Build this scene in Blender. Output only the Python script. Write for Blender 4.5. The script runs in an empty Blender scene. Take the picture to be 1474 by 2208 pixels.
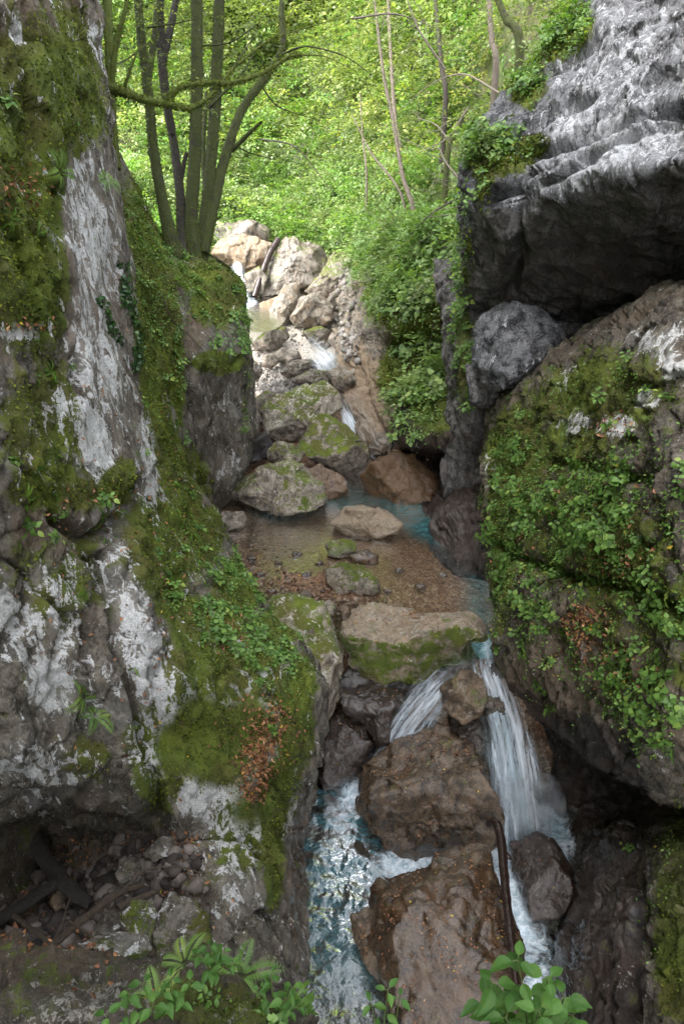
import bpy, bmesh, math, random
import numpy as np
from mathutils import Vector

# ------------------------------------------------------------------ camera, sky, sun, exposure
S = bpy.context.scene
COL = S.collection
F = 1104 / math.tan(math.radians(35))          # focal length in photograph pixels (1474 x 2208)
PITCH = math.radians(-30)
CAM = np.array([0.0, 0.0, 14.0])
cd = bpy.data.cameras.new('camera'); cam = bpy.data.objects.new('camera', cd); COL.objects.link(cam)
cam.location = CAM; cam.rotation_euler = (math.pi / 2 + PITCH, 0, 0)
cd.sensor_fit = 'VERTICAL'; cd.sensor_height = 36; cd.lens = 18 / math.tan(math.radians(35))
cd.clip_start = 0.1; cd.clip_end = 400
S.camera = cam
SUN_EL, SUN_AZ = 52, 236                        # azimuth clockwise from +Y, where the light comes from
w = bpy.data.worlds.new('World'); S.world = w; w.use_nodes = True
nt = w.node_tree; bg = nt.nodes['Background']
sky = nt.nodes.new('ShaderNodeTexSky'); sky.sky_type = 'NISHITA'; sky.sun_disc = False
sky.sun_elevation = math.radians(SUN_EL); sky.sun_rotation = math.radians(SUN_AZ); sky.dust_density = 4; sky.air_density = 1.0
hs = nt.nodes.new('ShaderNodeHueSaturation'); hs.inputs['Saturation'].default_value = 0.25
nt.links.new(sky.outputs[0], hs.inputs['Color']); nt.links.new(hs.outputs[0], bg.inputs[0])
bg.inputs[1].default_value = 0.15
sl = bpy.data.lights.new('sun', 'SUN'); sl.energy = 0.5; sl.angle = math.radians(24); sl.color = (1, 0.96, 0.9)
so = bpy.data.objects.new('sun', sl); COL.objects.link(so)
so.rotation_euler = (math.radians(90 - SUN_EL), 0, math.radians(180 - SUN_AZ))
S.view_settings.view_transform = 'Standard'; S.view_settings.look = 'None'
S.view_settings.exposure = 3.3; S.view_settings.gamma = 1
S.cycles.use_denoising = True
S.cycles.max_bounces = 6; S.cycles.transparent_max_bounces = 12; S.cycles.diffuse_bounces = 3

# ------------------------------------------------------------------ pixel <-> world
RT = np.array([1.0, 0, 0]); FW = np.array([0, math.cos(PITCH), math.sin(PITCH)]); UP = np.array([0, -math.sin(PITCH), math.cos(PITCH)])
class Z(float): pass                             # a depth given as "where this ray meets height z"
def ray(px, py):
    px = np.asarray(px, float); py = np.asarray(py, float)
    return FW + RT * ((px - 737) / F)[..., None] + UP * ((1104 - py) / F)[..., None]
def P(px, py, d):
    r = ray(px, py)
    if isinstance(d, Z): d = (float(d) - CAM[2]) / r[..., 2]
    return CAM + r * np.asarray(d, float)[..., None]
def proj(p):
    q = p - CAM; d = q @ FW
    return 737 + F * (q @ RT) / d, 1104 - F * (q @ UP) / d, d

# ------------------------------------------------------------------ noise
def h32(x, y, z, s):
    h = (x.astype(np.uint32) * np.uint32(374761393) + y.astype(np.uint32) * np.uint32(668265263)
         + z.astype(np.uint32) * np.uint32(2147483647) + np.uint32((s * 144665 + 12345) & 0xffffffff))
    h = (h ^ (h >> np.uint32(13))) * np.uint32(1274126177)
    h = (h ^ (h >> np.uint32(15))) * np.uint32(2246822519)
    return h ^ (h >> np.uint32(16))
_g = np.random.default_rng(5).normal(size=(256, 3)); _g /= np.linalg.norm(_g, axis=1)[:, None]
def perlin(p, seed=0):
    p = np.asarray(p, float); i = np.floor(p).astype(np.int64); f = p - i
    u = f * f * f * (f * (f * 6 - 15) + 10)
    r = 0
    for a in (0, 1):
        wx = u[:, 0] if a else 1 - u[:, 0]
        for b in (0, 1):
            wy = u[:, 1] if b else 1 - u[:, 1]
            for c in (0, 1):
                wz = u[:, 2] if c else 1 - u[:, 2]
                g = _g[h32(i[:, 0] + a, i[:, 1] + b, i[:, 2] + c, seed) & np.uint32(255)]
                r = r + wx * wy * wz * (g[:, 0] * (f[:, 0] - a) + g[:, 1] * (f[:, 1] - b) + g[:, 2] * (f[:, 2] - c))
    return r * 1.6
def fbm(p, o=4, seed=0, ridged=False):
    r = 0; a = 1; t = 0
    for k in range(o):
        n = perlin(p * 2 ** k + 17.3 * k, seed + k)
        if ridged: n = 1 - 2 * np.abs(n)
        r = r + a * n; t += a; a *= 0.5
    return r / t
def worley(p, seed=0):                           # F1, F2, offset from the nearest cell point, hash of that cell
    i = np.floor(p).astype(np.int64); n = len(p)
    f1 = np.full(n, 9.0); f2 = np.full(n, 9.0); dl = np.zeros((n, 3)); hh = np.zeros(n, np.uint32)
    for a in (-1, 0, 1):
        for b in (-1, 0, 1):
            for c in (-1, 0, 1):
                j = i + (a, b, c)
                h = h32(j[:, 0], j[:, 1], j[:, 2], seed)
                q = p - (j + np.stack([(h & 1023), (h >> 10) & 1023, (h >> 20) & 1023], 1) / 1023.0)
                d = np.einsum('ij,ij->i', q, q)
                m = d < f1
                f2 = np.where(m, f1, np.minimum(f2, d)); f1 = np.where(m, d, f1)
                dl[m] = q[m]; hh[m] = h[m]
    return np.sqrt(f1), np.sqrt(f2), dl, hh
def facets(p, seed=0, tilt=1.0):                 # broken-rock relief: every cell is a randomly tilted plane
    f1, f2, dl, h = worley(p, seed)
    return np.einsum('ij,ij->i', dl, _g[h & np.uint32(255)]) * tilt + (((h >> np.uint32(8)) & np.uint32(255)) / 255.0 - 0.5) * 0.4
def cracks(q, seed=0, w=.035):                   # a broken network of narrow clefts
    return np.exp(-(perlin(q, seed) / w) ** 2) * sstep(-.25, .25, perlin(q * .8 + 5, seed + 1))
def sstep(a, b, x):
    t = np.clip((x - a) / (b - a), 0, 1); return t * t * (3 - 2 * t)
def blobs(px, py, L):                            # soft ellipses (cx, cy, rx, ry, rotation in degrees, strength)
    r = np.zeros_like(px)
    for cx, cy, rx, ry, rot, s in L:
        a = math.radians(rot); x = px - cx; y = py - cy
        q = ((x * math.cos(a) + y * math.sin(a)) / rx) ** 2 + ((-x * math.sin(a) + y * math.cos(a)) / ry) ** 2
        r += s * (1 - sstep(0.35, 1.25, np.sqrt(q)))
    return r
def polydist(px, py, pts):
    d = np.full(px.shape, 1e9)
    for (x0, y0), (x1, y1) in zip(pts[:-1], pts[1:]):
        dx, dy = x1 - x0, y1 - y0
        t = np.clip(((px - x0) * dx + (py - y0) * dy) / (dx * dx + dy * dy), 0, 1)
        d = np.minimum(d, np.hypot(px - x0 - t * dx, py - y0 - t * dy))
    return d

# ------------------------------------------------------------------ mesh helpers
def mesh(name, v, faces, mats, attrs=None, smooth=True, mi=None):
    me = bpy.data.meshes.new(name)
    v = np.asarray(v, np.float32); fs = np.asarray(faces)
    if fs.ndim == 2:
        n, k = fs.shape
        me.vertices.add(len(v)); me.vertices.foreach_set('co', v.ravel())
        me.loops.add(n * k); me.loops.foreach_set('vertex_index', fs.astype(np.int32).ravel())
        me.polygons.add(n); me.polygons.foreach_set('loop_start', (np.arange(n) * k).astype(np.int32))
        me.update(calc_edges=True)
    else:
        me.from_pydata(v.tolist(), [], [list(f) for f in faces])
    for m in (mats if isinstance(mats, (list, tuple)) else [mats]): me.materials.append(m)
    if smooth: me.polygons.foreach_set('use_smooth', np.ones(len(me.polygons), bool))
    if mi is not None: me.polygons.foreach_set('material_index', np.asarray(mi, np.int32))
    for k, a in (attrs or {}).items():
        at = me.attributes.new(k, 'FLOAT', 'POINT'); at.data.foreach_set('value', np.asarray(a, np.float32))
    return me
def link(name, me, parent=None, loc=None):
    o = bpy.data.objects.new(name, me); COL.objects.link(o)
    if parent: o.parent = parent
    if loc is not None: o.location = loc
    return o
def tag(o, label=None, cat=None, group=None, kind=None):
    if label: o['label'] = label
    if cat: o['category'] = cat
    if group: o['group'] = group
    if kind: o['kind'] = kind
    return o
def empty(name, loc=(0, 0, 0)):
    o = bpy.data.objects.new(name, None); COL.objects.link(o); o.location = loc; o.empty_display_size = 0.1
    return o
def copy_tree(o, parent=None):
    c = o.copy(); COL.objects.link(c)
    if parent: c.parent = parent
    for ch in list(o.children): copy_tree(ch, c)
    return c
def gridfaces(nu, nv):
    a = (np.arange(nv - 1)[:, None] * nu + np.arange(nu - 1)[None, :]).ravel()
    return np.stack([a, a + 1, a + nu + 1, a + nu], 1)
def catmull(A, n, axis=0):                       # resample control rows along one axis
    A = np.moveaxis(A, axis, 0); k = A.shape[0]
    t = np.linspace(0, k - 1, n); i = np.minimum(t.astype(int), k - 2); f = (t - i).reshape((-1,) + (1,) * (A.ndim - 1))
    ext = np.concatenate([2 * A[:1] - A[1:2], A, 2 * A[-1:] - A[-2:-1]])
    p0, p1, p2, p3 = ext[i], ext[i + 1], ext[i + 2], ext[i + 3]
    m1 = (p2 - p0) * 0.42; m2 = (p3 - p1) * 0.42
    r = (2 * f**3 - 3 * f**2 + 1) * p1 + (f**3 - 2 * f**2 + f) * m1 + (-2 * f**3 + 3 * f**2) * p2 + (f**3 - f**2) * m2
    return np.moveaxis(r, 0, axis)
class Patch: pass
PATCH = {}
def even(A, n, axis):                            # resample so that rows (or columns) lie evenly along the surface
    G = catmull(A, n * 3, axis); st = np.linalg.norm(np.diff(G, axis=axis), axis=2).mean(1 - axis)
    G = np.moveaxis(G, axis, 0); s = np.concatenate([[0], np.cumsum(st)]); x = np.interp(np.linspace(0, s[-1], n), s, np.arange(len(s)))
    i = np.minimum(x.astype(int), len(s) - 2); f = (x - i)[:, None, None]
    return np.moveaxis(G[i] * (1 - f) + G[i + 1] * f, 0, axis)
def patch(name, key, rows, nu, nv, mat, relief, grooves=(), moss=(), white=(), wet=(), brown=(), base=(0, 0, 0, 0), label=None, world=False, raised=()):
    """A rock surface through control points (pixel x, pixel y, depth), broken up by relief(points, px, py)."""
    A = np.array(rows, float) if world else np.array([[P(x, y, d) for x, y, d in r] for r in rows])
    for off in raised: A = np.concatenate([A[:1] + np.array(off, float), A])
    G = even(even(A, nv, 0), nu, 1)
    du = np.gradient(G, axis=1); dv = np.gradient(G, axis=0)
    n = np.cross(du, dv); n /= np.maximum(np.linalg.norm(n, axis=2), 1e-9)[..., None]
    v = G.reshape(-1, 3); n = n.reshape(-1, 3)
    px, py, d = proj(v)
    inn = np.ones(len(v), bool) if world else (px > -100) & (px < 1574) & (py > -100) & (py < 2300)
    n *= np.sign(np.median(np.einsum('ij,ij->i', n[inn], CAM - v[inn])))
    disp = relief(v, px, py)
    for pts, wd, dep in grooves:
        wob = 10 * perlin(v * 1.7, 44)
        disp = disp - dep * np.exp(-(polydist(px + wob, py + wob, pts) / wd) ** 2)
    v = v + n * disp[:, None]
    G = v.reshape(nv, nu, 3)
    du = np.gradient(G, axis=1); dv = np.gradient(G, axis=0)
    nn = np.cross(du, dv); ar = np.linalg.norm(nn, axis=2); nn = (nn / np.maximum(ar, 1e-9)[..., None]).reshape(-1, 3)
    nn *= np.sign(np.einsum('ij,ij->i', nn, n).mean())
    px, py, d = proj(v)
    at = {k: base[i] + blobs(px, py, L) for i, (k, L) in enumerate((('moss', moss), ('white', white), ('wet', wet), ('brown', brown)))}
    me = mesh(name, v, gridfaces(nu, nv), mat, at)
    o = link(name, me); tag(o, label, kind='structure')
    p = Patch(); p.v = v; p.n = nn; p.px = px; p.py = py; p.d = d; p.ar = ar.ravel(); p.at = at; p.o = o; PATCH[key] = p
    return p
def scatter(p, weight, n, rng, face=-1.0, clump=0.0):
    v, px, py = p.v, p.px, p.py
    wgt = np.clip(weight(px, py) if callable(weight) else blobs(px, py, weight), 0, None) * p.ar
    vis = np.einsum('ij,ij->i', p.n, (CAM - v) / np.linalg.norm(CAM - v, axis=1)[:, None])
    if clump: wgt = wgt * sstep(-.3, .35, fbm(v * clump, 3, 151))
    wgt = wgt * (vis > face) * (px > -330) * (px < 1880) * (py > -150) * (py < 2330)
    i = rng.choice(len(v), size=n, p=wgt / wgt.sum())
    return v[i] + rng.normal(0, 0.01, (n, 3)), p.n[i]

# ------------------------------------------------------------------ shaders
class NT:
    def __init__(s, name):
        s.m = bpy.data.materials.new(name); s.m.use_nodes = True; s.t = s.m.node_tree; s.t.nodes.clear()
        s.out = s.t.nodes.new('ShaderNodeOutputMaterial')
    def n(s, typ, ins=None, **kw):
        nd = s.t.nodes.new(typ)
        for k, v in kw.items(): setattr(nd, k, v)
        for k, v in (ins or {}).items(): s.set(nd.inputs[k], v)
        return nd
    def set(s, sock, v):
        if isinstance(v, bpy.types.NodeSocket): s.t.links.new(v, sock)
        elif isinstance(v, bpy.types.Node): s.t.links.new(v.outputs[0], sock)
        elif isinstance(v, tuple) and len(v) == 3 and sock.type == 'RGBA': sock.default_value = (*v, 1)
        else: sock.default_value = v
    def math(s, op, a, b=0.0, c=0.0, clamp=False):
        nd = s.n('ShaderNodeMath', operation=op, use_clamp=clamp); s.set(nd.inputs[0], a); s.set(nd.inputs[1], b); s.set(nd.inputs[2], c); return nd.outputs[0]
    def mix(s, f, a, b):
        nd = s.n('ShaderNodeMix', data_type='RGBA'); s.set(nd.inputs[0], f); s.set(nd.inputs[6], a); s.set(nd.inputs[7], b); return nd.outputs[2]
    def ramp(s, f, stops, interp='LINEAR'):
        nd = s.n('ShaderNodeValToRGB'); s.set(nd.inputs[0], f); e = nd.color_ramp.elements; nd.color_ramp.interpolation = interp
        while len(e) < len(stops): e.new(0.5)
        for k, (p, c) in enumerate(stops): e[k].position = p; e[k].color = (*c, 1) if isinstance(c, tuple) else (c, c, c, 1)
        return nd.outputs[0]
    def step(s, x, lo, hi):
        nd = s.n('ShaderNodeMapRange', interpolation_type='SMOOTHSTEP'); s.set(nd.inputs[0], x); s.set(nd.inputs[1], lo); s.set(nd.inputs[2], hi); return nd.outputs[0]
    def noise(s, co, scale, det=5, rough=0.6, dist=0.0):
        return s.n('ShaderNodeTexNoise', {'Vector': co, 'Scale': scale, 'Detail': det, 'Roughness': rough, 'Distortion': dist}).outputs[0]
    def attr(s, name): return s.n('ShaderNodeAttribute', attribute_name=name).outputs['Fac']
    def surf(s, sh): s.t.links.new(sh.outputs[0] if isinstance(sh, bpy.types.Node) else sh, s.out.inputs[0]); return s.m

def rock_mat(name, dark, light, stain=(0.095, 0.068, 0.045), lichen=(0.72, 0.72, 0.70), mossc=((0.018, 0.026, 0.004), (0.085, 0.115, 0.012), (0.20, 0.23, 0.026)),
             sc=1.0, rot=(0.0, 0.5, 0.0), stretch=(1.0, 1.0, 0.45), bump=0.6, rough=0.8, veil=0.2, lsc=5.4):
    m = NT(name)
    tc = m.n('ShaderNodeTexCoord').outputs['Object']
    rnd = m.n('ShaderNodeObjectInfo').outputs['Random']
    off = m.n('ShaderNodeVectorMath', {0: tc, 1: m.n('ShaderNodeCombineXYZ', {0: m.math('MULTIPLY', rnd, 37.0), 1: m.math('MULTIPLY', rnd, 91.0), 2: 0.0})}, operation='ADD').outputs[0]
    st = m.n('ShaderNodeMapping', {'Vector': off, 'Rotation': rot, 'Scale': stretch}).outputs[0]
    big = m.noise(st, 0.9 * sc, 4, 0.6, 0.6); mid = m.noise(st, 4.5 * sc, 8, 0.68, 0.5); fine = m.noise(off, 26 * sc, 6, 0.7)
    grain = m.noise(off, 90 * sc, 3, 0.7)
    f = m.math('ADD', m.math('ADD', m.math('MULTIPLY', mid, 0.6), m.math('MULTIPLY', fine, 0.4)), m.math('MULTIPLY', m.attr('white'), 0.06))
    col = m.ramp(f, [(0.36, tuple(0.28 * c for c in dark)), (0.46, dark), (0.555, light), (0.65, tuple(min(1, 1.35 * c) for c in light))])  # lowest stop deepened to put crevice shade into the colour
    col = m.mix(m.math('MULTIPLY', m.step(grain, 0.55, 0.7), 0.35), col, tuple(0.5 * c for c in dark))
    sn = m.step(m.math('ADD', m.noise(st, 2.2 * sc, 6, 0.65, 1.0), m.math('MULTIPLY', m.attr('brown'), 0.40)), 0.52, 0.80)
    col = m.mix(m.math('MULTIPLY', sn, 0.7), col, m.mix(fine, stain, tuple(2.1 * c for c in stain)))
    # pale lichen / bare limestone, crisp ragged blotches stretched along the bedding
    vl = m.step(m.math('ADD', m.noise(st, 1.7 * sc, 7, 0.65, 0.7), m.math('MULTIPLY', m.attr('white'), 0.20)), 0.50, 0.78)
    col = m.mix(m.math('MULTIPLY', vl, veil), col, m.mix(fine, tuple(0.42 * c for c in lichen), tuple(0.8 * c for c in lichen)))
    ln = m.noise(st, lsc * sc, 10, 0.70, 0.9)
    lw = m.math('ADD', m.math('ADD', m.math('MULTIPLY_ADD', ln, 1.55, -0.275), m.math('MULTIPLY', m.attr('white'), 0.27)), m.math('MULTIPLY', fine, 0.30))
    lf = m.step(lw, 0.835, 0.90)
    col = m.mix(m.math('MULTIPLY', lf, 0.92), col, m.mix(m.step(m.math('ADD', m.math('MULTIPLY', grain, .5), m.math('MULTIPLY', fine, .5)), 0.40, 0.60), tuple(0.5 * c for c in lichen), lichen))
    # moss
    up = m.n('ShaderNodeSeparateXYZ', {0: m.n('ShaderNodeNewGeometry').outputs['Normal']}).outputs[2]
    mn = m.noise(off, 2.6 * sc, 8, 0.7, 0.4)
    mw = m.math('ADD', m.math('ADD', mn, m.math('MULTIPLY', m.attr('moss'), 0.42)), m.math('MULTIPLY', up, 0.06))
    mf = m.step(mw, 0.66, 0.80)
    mf = m.math('MULTIPLY', mf, m.math('SUBTRACT', 1.0, m.math('MULTIPLY', lf, m.step(m.attr('moss'), 1.4, 0.9))))
    mt = m.noise(off, 60, 5, 0.75); mb = m.noise(off, 1.6, 5, 0.6, 0.5)
    mc = m.ramp(m.math('ADD', m.math('MULTIPLY', mt, 0.55), m.math('MULTIPLY', mb, 0.45)), [(0.32, mossc[0]), (0.5, mossc[1]), (0.68, mossc[2])])
    olive = m.step(m.noise(off, 1.1, 4, 0.6), 0.45, 0.62)
    mc = m.mix(m.math('MULTIPLY', olive, 0.6), mc, m.mix(mt, (0.030, 0.024, 0.008), (0.14, 0.115, 0.028)))
    col = m.mix(mf, col, mc)
    wet = m.math('MULTIPLY', m.attr('wet'), 1.0, clamp=True)
    col = m.mix(m.math('MULTIPLY', wet, 0.62), col, m.mix(0.75, (0, 0, 0), m.n('ShaderNodeMix', {0: 1.0, 6: col, 7: (0.58, 0.48, 0.40)}, data_type='RGBA', blend_type='MULTIPLY').outputs[2]))
    rg = m.math('SUBTRACT', m.math('ADD', rough, m.math('MULTIPLY', mf, 0.15)), m.math('MULTIPLY', wet, m.math('ADD', 0.42, m.math('MULTIPLY', mid, 0.30))), clamp=True)
    hgt = m.math('ADD', m.math('ADD', m.math('MULTIPLY', mid, 0.9), m.math('MULTIPLY', fine, 0.34)), m.math('MULTIPLY', grain, 0.05))
    hgt = m.math('ADD', m.math('ADD', hgt, m.math('MULTIPLY', lf, 0.025)), m.math('MULTIPLY', mf, m.math('ADD', 0.05, m.math('MULTIPLY', mt, 0.16))))
    bp = m.n('ShaderNodeBump', {'Strength': bump, 'Distance': 0.30 / sc, 'Height': hgt})
    b = m.n('ShaderNodeBsdfPrincipled', {'Base Color': col, 'Roughness': rg, 'Normal': bp, 'Specular IOR Level': 0.45, 'Coat Weight': wet, 'Coat Roughness': 0.08, 'Coat IOR': 1.5,
        'Coat Normal': m.n('ShaderNodeBump', {'Strength': 0.5, 'Distance': 0.06, 'Height': m.math('ADD', mid, m.math('MULTIPLY', fine, 0.3))})})
    return m.surf(b)

def leaf_mat(name, stops, rough=0.42, trans=0.35, tcol=(1.5, 1.6, 0.55)):
    m = NT(name)
    col = m.ramp(m.attr('rnd'), stops)
    b = m.n('ShaderNodeBsdfPrincipled', {'Base Color': col, 'Roughness': rough, 'Specular IOR Level': 0.35})
    tcl = m.n('ShaderNodeMix', {0: 1.0, 6: col, 7: tcol}, data_type='RGBA', blend_type='MULTIPLY').outputs[2]
    t = m.n('ShaderNodeBsdfTranslucent', {'Color': tcl})
    return m.surf(m.n('ShaderNodeMixShader', {0: trans, 1: b.outputs[0], 2: t.outputs[0]}))

def bark_mat(name, c0, c1, moss0, moss1, amt):
    m = NT(name); tc = m.n('ShaderNodeTexCoord').outputs['Object']
    st = m.n('ShaderNodeMapping', {'Vector': tc, 'Scale': (1.0, 1.0, 0.25)}).outputs[0]
    a = m.noise(st, 9, 7, 0.72, 0.6); b = m.noise(tc, 2.6, 6, 0.7); c = m.noise(tc, 45, 4, 0.7)
    mf = m.step(m.math('ADD', b, m.math('MULTIPLY', c, 0.25)), 0.88 - amt, 1.0 - amt)
    col = m.mix(mf, m.mix(a, c0, c1), m.ramp(c, [(0.3, moss0), (0.62, moss1)]))
    bp = m.n('ShaderNodeBump', {'Strength': 1.0, 'Distance': 0.12, 'Height': m.math('ADD', m.math('ADD', a, m.math('MULTIPLY', mf, 0.2)), m.math('MULTIPLY', c, 0.5))})
    return m.surf(m.n('ShaderNodeBsdfPrincipled', {'Base Color': col, 'Roughness': 0.85, 'Normal': bp}))

def water_mat(name, tint, teal, bscale, bstr, stretch=(1, 1, 1), foamscale=3.0, ior=1.33, rgh=0.05):
    m = NT(name); tc = m.n('ShaderNodeTexCoord').outputs['Object']
    st = m.n('ShaderNodeMapping', {'Vector': tc, 'Scale': stretch}).outputs[0]
    h = m.math('ADD', m.noise(st, bscale, 3, 0.55, 0.8), m.math('MULTIPLY', m.noise(st, bscale * 2.7, 3, 0.6, 1.0), 0.4))
    h = m.math('MULTIPLY', h, m.attr('rip'))
    bp = m.n('ShaderNodeBump', {'Strength': bstr, 'Distance': 0.22, 'Height': h})
    tr = m.n('ShaderNodeBsdfTransparent', {'Color': tint}); df = m.n('ShaderNodeBsdfDiffuse', {'Color': teal, 'Normal': bp})
    body = m.n('ShaderNodeMixShader', {0: m.attr('deep'), 1: tr.outputs[0], 2: df.outputs[0]})
    gl = m.n('ShaderNodeBsdfGlossy', {'Color': (1, 1, 1), 'Roughness': rgh, 'Normal': bp})
    fr = m.n('ShaderNodeFresnel', {'IOR': ior, 'Normal': bp})
    wat = m.n('ShaderNodeMixShader', {0: fr.outputs[0], 1: body.outputs[0], 2: gl.outputs[0]})
    fn = m.noise(st, foamscale, 8, 0.72, 1.2)
    ff = m.step(m.math('ADD', fn, m.math('MULTIPLY', m.attr('foam'), 0.42)), 0.70, 1.06)
    fo = m.n('ShaderNodeBsdfDiffuse', {'Color': m.mix(m.step(m.noise(st, 7.0, 6, 0.75, 0.8), 0.35, 0.65), (0.30, 0.40, 0.46), (0.74, 0.80, 0.84)), 'Normal': bp})
    return m.surf(m.n('ShaderNodeMixShader', {0: ff, 1: wat.outputs[0], 2: fo.outputs[0]}))

def flow_mat(name):
    m = NT(name)
    uv = m.n('ShaderNodeCombineXYZ', {0: m.attr('fu'), 1: m.attr('fv'), 2: 0.0}).outputs[0]
    s1 = m.noise(m.n('ShaderNodeMapping', {'Vector': uv, 'Scale': (6, 0.6, 1)}).outputs[0], 1.0, 5, 0.65, 0.3)
    s2 = m.noise(m.n('ShaderNodeMapping', {'Vector': uv, 'Scale': (22, 1.4, 1)}).outputs[0], 1.0, 4, 0.7, 0.2)
    s = m.math('ADD', m.math('MULTIPLY', s1, 0.86), m.math('MULTIPLY', s2, 0.14))
    s3 = m.noise(m.n('ShaderNodeMapping', {'Vector': uv, 'Scale': (5, 2.6, 1)}).outputs[0], 1.0, 6, 0.7, 0.8)
    a = m.step(m.math('ADD', m.math('ADD', s, m.math('MULTIPLY_ADD', s3, 0.55, -0.275)), m.math('MULTIPLY', m.math('SUBTRACT', m.attr('foam'), 0.5), 0.9)), 0.40, 0.86)
    bp = m.n('ShaderNodeBump', {'Strength': 0.5, 'Distance': 0.06, 'Height': s})
    df = m.n('ShaderNodeBsdfPrincipled', {'Base Color': m.mix(s, (0.36, 0.44, 0.52), (0.84, 0.88, 0.92)), 'Roughness': 0.35, 'Normal': bp})  # blue grey end paints shade into the white water
    tl = m.n('ShaderNodeBsdfTranslucent', {'Color': (0.7, 0.8, 0.86)})
    wh = m.n('ShaderNodeMixShader', {0: 0.3, 1: df.outputs[0], 2: tl.outputs[0]})
    gl = m.n('ShaderNodeBsdfGlossy', {'Roughness': 0.08, 'Normal': bp}); tr = m.n('ShaderNodeBsdfTransparent', {'Color': (0.90, 0.95, 0.96)})
    cl = m.n('ShaderNodeMixShader', {0: m.math('MULTIPLY', m.n('ShaderNodeFresnel', {'IOR': 1.33, 'Normal': bp}).outputs[0], m.step(m.attr('foam'), 0.0, 0.3)), 1: tr.outputs[0], 2: gl.outputs[0]})
    return m.surf(m.n('ShaderNodeMixShader', {0: a, 1: cl.outputs[0], 2: wh.outputs[0]}))

def bed_mat(name):
    m = NT(name); tc = m.n('ShaderNodeTexCoord').outputs['Object']
    v = m.n('ShaderNodeTexVoronoi', {'Vector': tc, 'Scale': 16.0}); v2 = m.n('ShaderNodeTexVoronoi', {'Vector': tc, 'Scale': 45.0})
    c = m.n('ShaderNodeSeparateColor', {0: v.outputs['Color']}).outputs[0]; c2 = m.n('ShaderNodeSeparateColor', {0: v2.outputs['Color']}).outputs[0]
    big = m.noise(tc, 1.1, 5, 0.6)
    col = m.ramp(m.math('ADD', m.math('MULTIPLY', c, 0.5), m.math('MULTIPLY', c2, 0.5)), [(0.1, (0.045, 0.026, 0.015)), (0.4, (0.135, 0.066, 0.033)), (0.65, (0.25, 0.13, 0.06)), (0.85, (0.36, 0.28, 0.20))])
    col = m.mix(m.math('MULTIPLY', big, 0.6), col, (0.095, 0.040, 0.019))
    col = m.mix(m.math('MULTIPLY', m.attr('pale'), 0.8, clamp=True), col, m.mix(c2, (0.25, 0.22, 0.18), (0.52, 0.48, 0.42)))
    bp = m.n('ShaderNodeBump', {'Strength': 0.6, 'Distance': 0.05, 'Height': m.math('ADD', v.outputs['Distance'], m.math('MULTIPLY', v2.outputs['Distance'], 0.5))}, invert=True)
    return m.surf(m.n('ShaderNodeBsdfPrincipled', {'Base Color': col, 'Roughness': 0.7, 'Normal': bp}))

def stone_mat(name, stops, rough=0.55):
    m = NT(name); tc = m.n('ShaderNodeTexCoord').outputs['Object']
    n = m.noise(tc, 22, 5, 0.65)
    col = m.ramp(m.math('ADD', m.math('MULTIPLY', m.attr('rnd'), 0.7), m.math('MULTIPLY', n, 0.3)), stops)
    return m.surf(m.n('ShaderNodeBsdfPrincipled', {'Base Color': col, 'Roughness': rough, 'Normal': m.n('ShaderNodeBump', {'Strength': 0.4, 'Distance': 0.02, 'Height': n})}))

M = {}
M['cliff'] = rock_mat('mossy limestone', (0.058, 0.049, 0.037), (0.165, 0.145, 0.112))
M['pale'] = rock_mat('pale knobbly limestone', (0.04, 0.04, 0.042), (0.23, 0.233, 0.242), stain=(0.05, 0.045, 0.04), lichen=(0.74, 0.75, 0.77), sc=1.0, rot=(0, -0.5, 0), bump=0.8, veil=.4)
M['dark'] = rock_mat('shade darkened wet rock', (0.013, 0.011, 0.010), (0.048, 0.039, 0.033), stain=(0.036, 0.022, 0.015), lichen=(0.34, 0.33, 0.31), bump=0.6, rough=0.7)  # darker than wetness alone, standing in for shade under the overhang
M['boulder'] = rock_mat('stream boulder stone', (0.125, 0.105, 0.08), (0.31, 0.272, 0.215), stain=(0.17, 0.125, 0.08), lichen=(0.56, 0.53, 0.46), sc=1.1, stretch=(1, 1, 0.6), bump=0.5)
M['palestone'] = rock_mat('pale stream stone', (0.085, 0.072, 0.055), (0.23, 0.20, 0.158), stain=(0.16, 0.11, 0.065), lichen=(0.45, 0.42, 0.36), sc=1.0, stretch=(1, 1, 0.6), bump=0.5)
M['brown'] = rock_mat('brown boulder stone', (0.050, 0.034, 0.020), (0.135, 0.094, 0.055), stain=(0.095, 0.052, 0.024), lichen=(0.25, 0.20, 0.15), sc=1.0, stretch=(1, 1, 0.7), bump=0.45, rough=0.5)
M['soil'] = rock_mat('slope soil under the plants', (0.04, 0.036, 0.022), (0.11, 0.098, 0.06), lichen=(0.30, 0.27, 0.22), mossc=((0.022, 0.034, 0.009), (0.065, 0.09, 0.024), (0.14, 0.175, 0.055)))
M['ledge'] = rock_mat('weathered ledge rock', (0.030, 0.026, 0.019), (0.105, 0.092, 0.066), stain=(0.06, 0.040, 0.024), lichen=(0.42, 0.40, 0.34), sc=2.2, bump=0.9, veil=.15)
M['bed'] = bed_mat('gravel bed')
M['herb'] = leaf_mat('herb leaves', [(0, (0.045, 0.095, 0.018)), (0.45, (0.105, 0.205, 0.042)), (0.8, (0.19, 0.31, 0.07)), (0.97, (0.28, 0.37, 0.08)), (1, (0.35, 0.30, 0.05))])
M['bright'] = leaf_mat('bright slope leaves', [(0, (0.04, 0.068, 0.024)), (0.4, (0.12, 0.172, 0.062)), (0.75, (0.24, 0.30, 0.125)), (1, (0.40, 0.44, 0.19))], rough=0.35, trans=0.40, tcol=(1.35, 1.4, 0.7))
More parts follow.
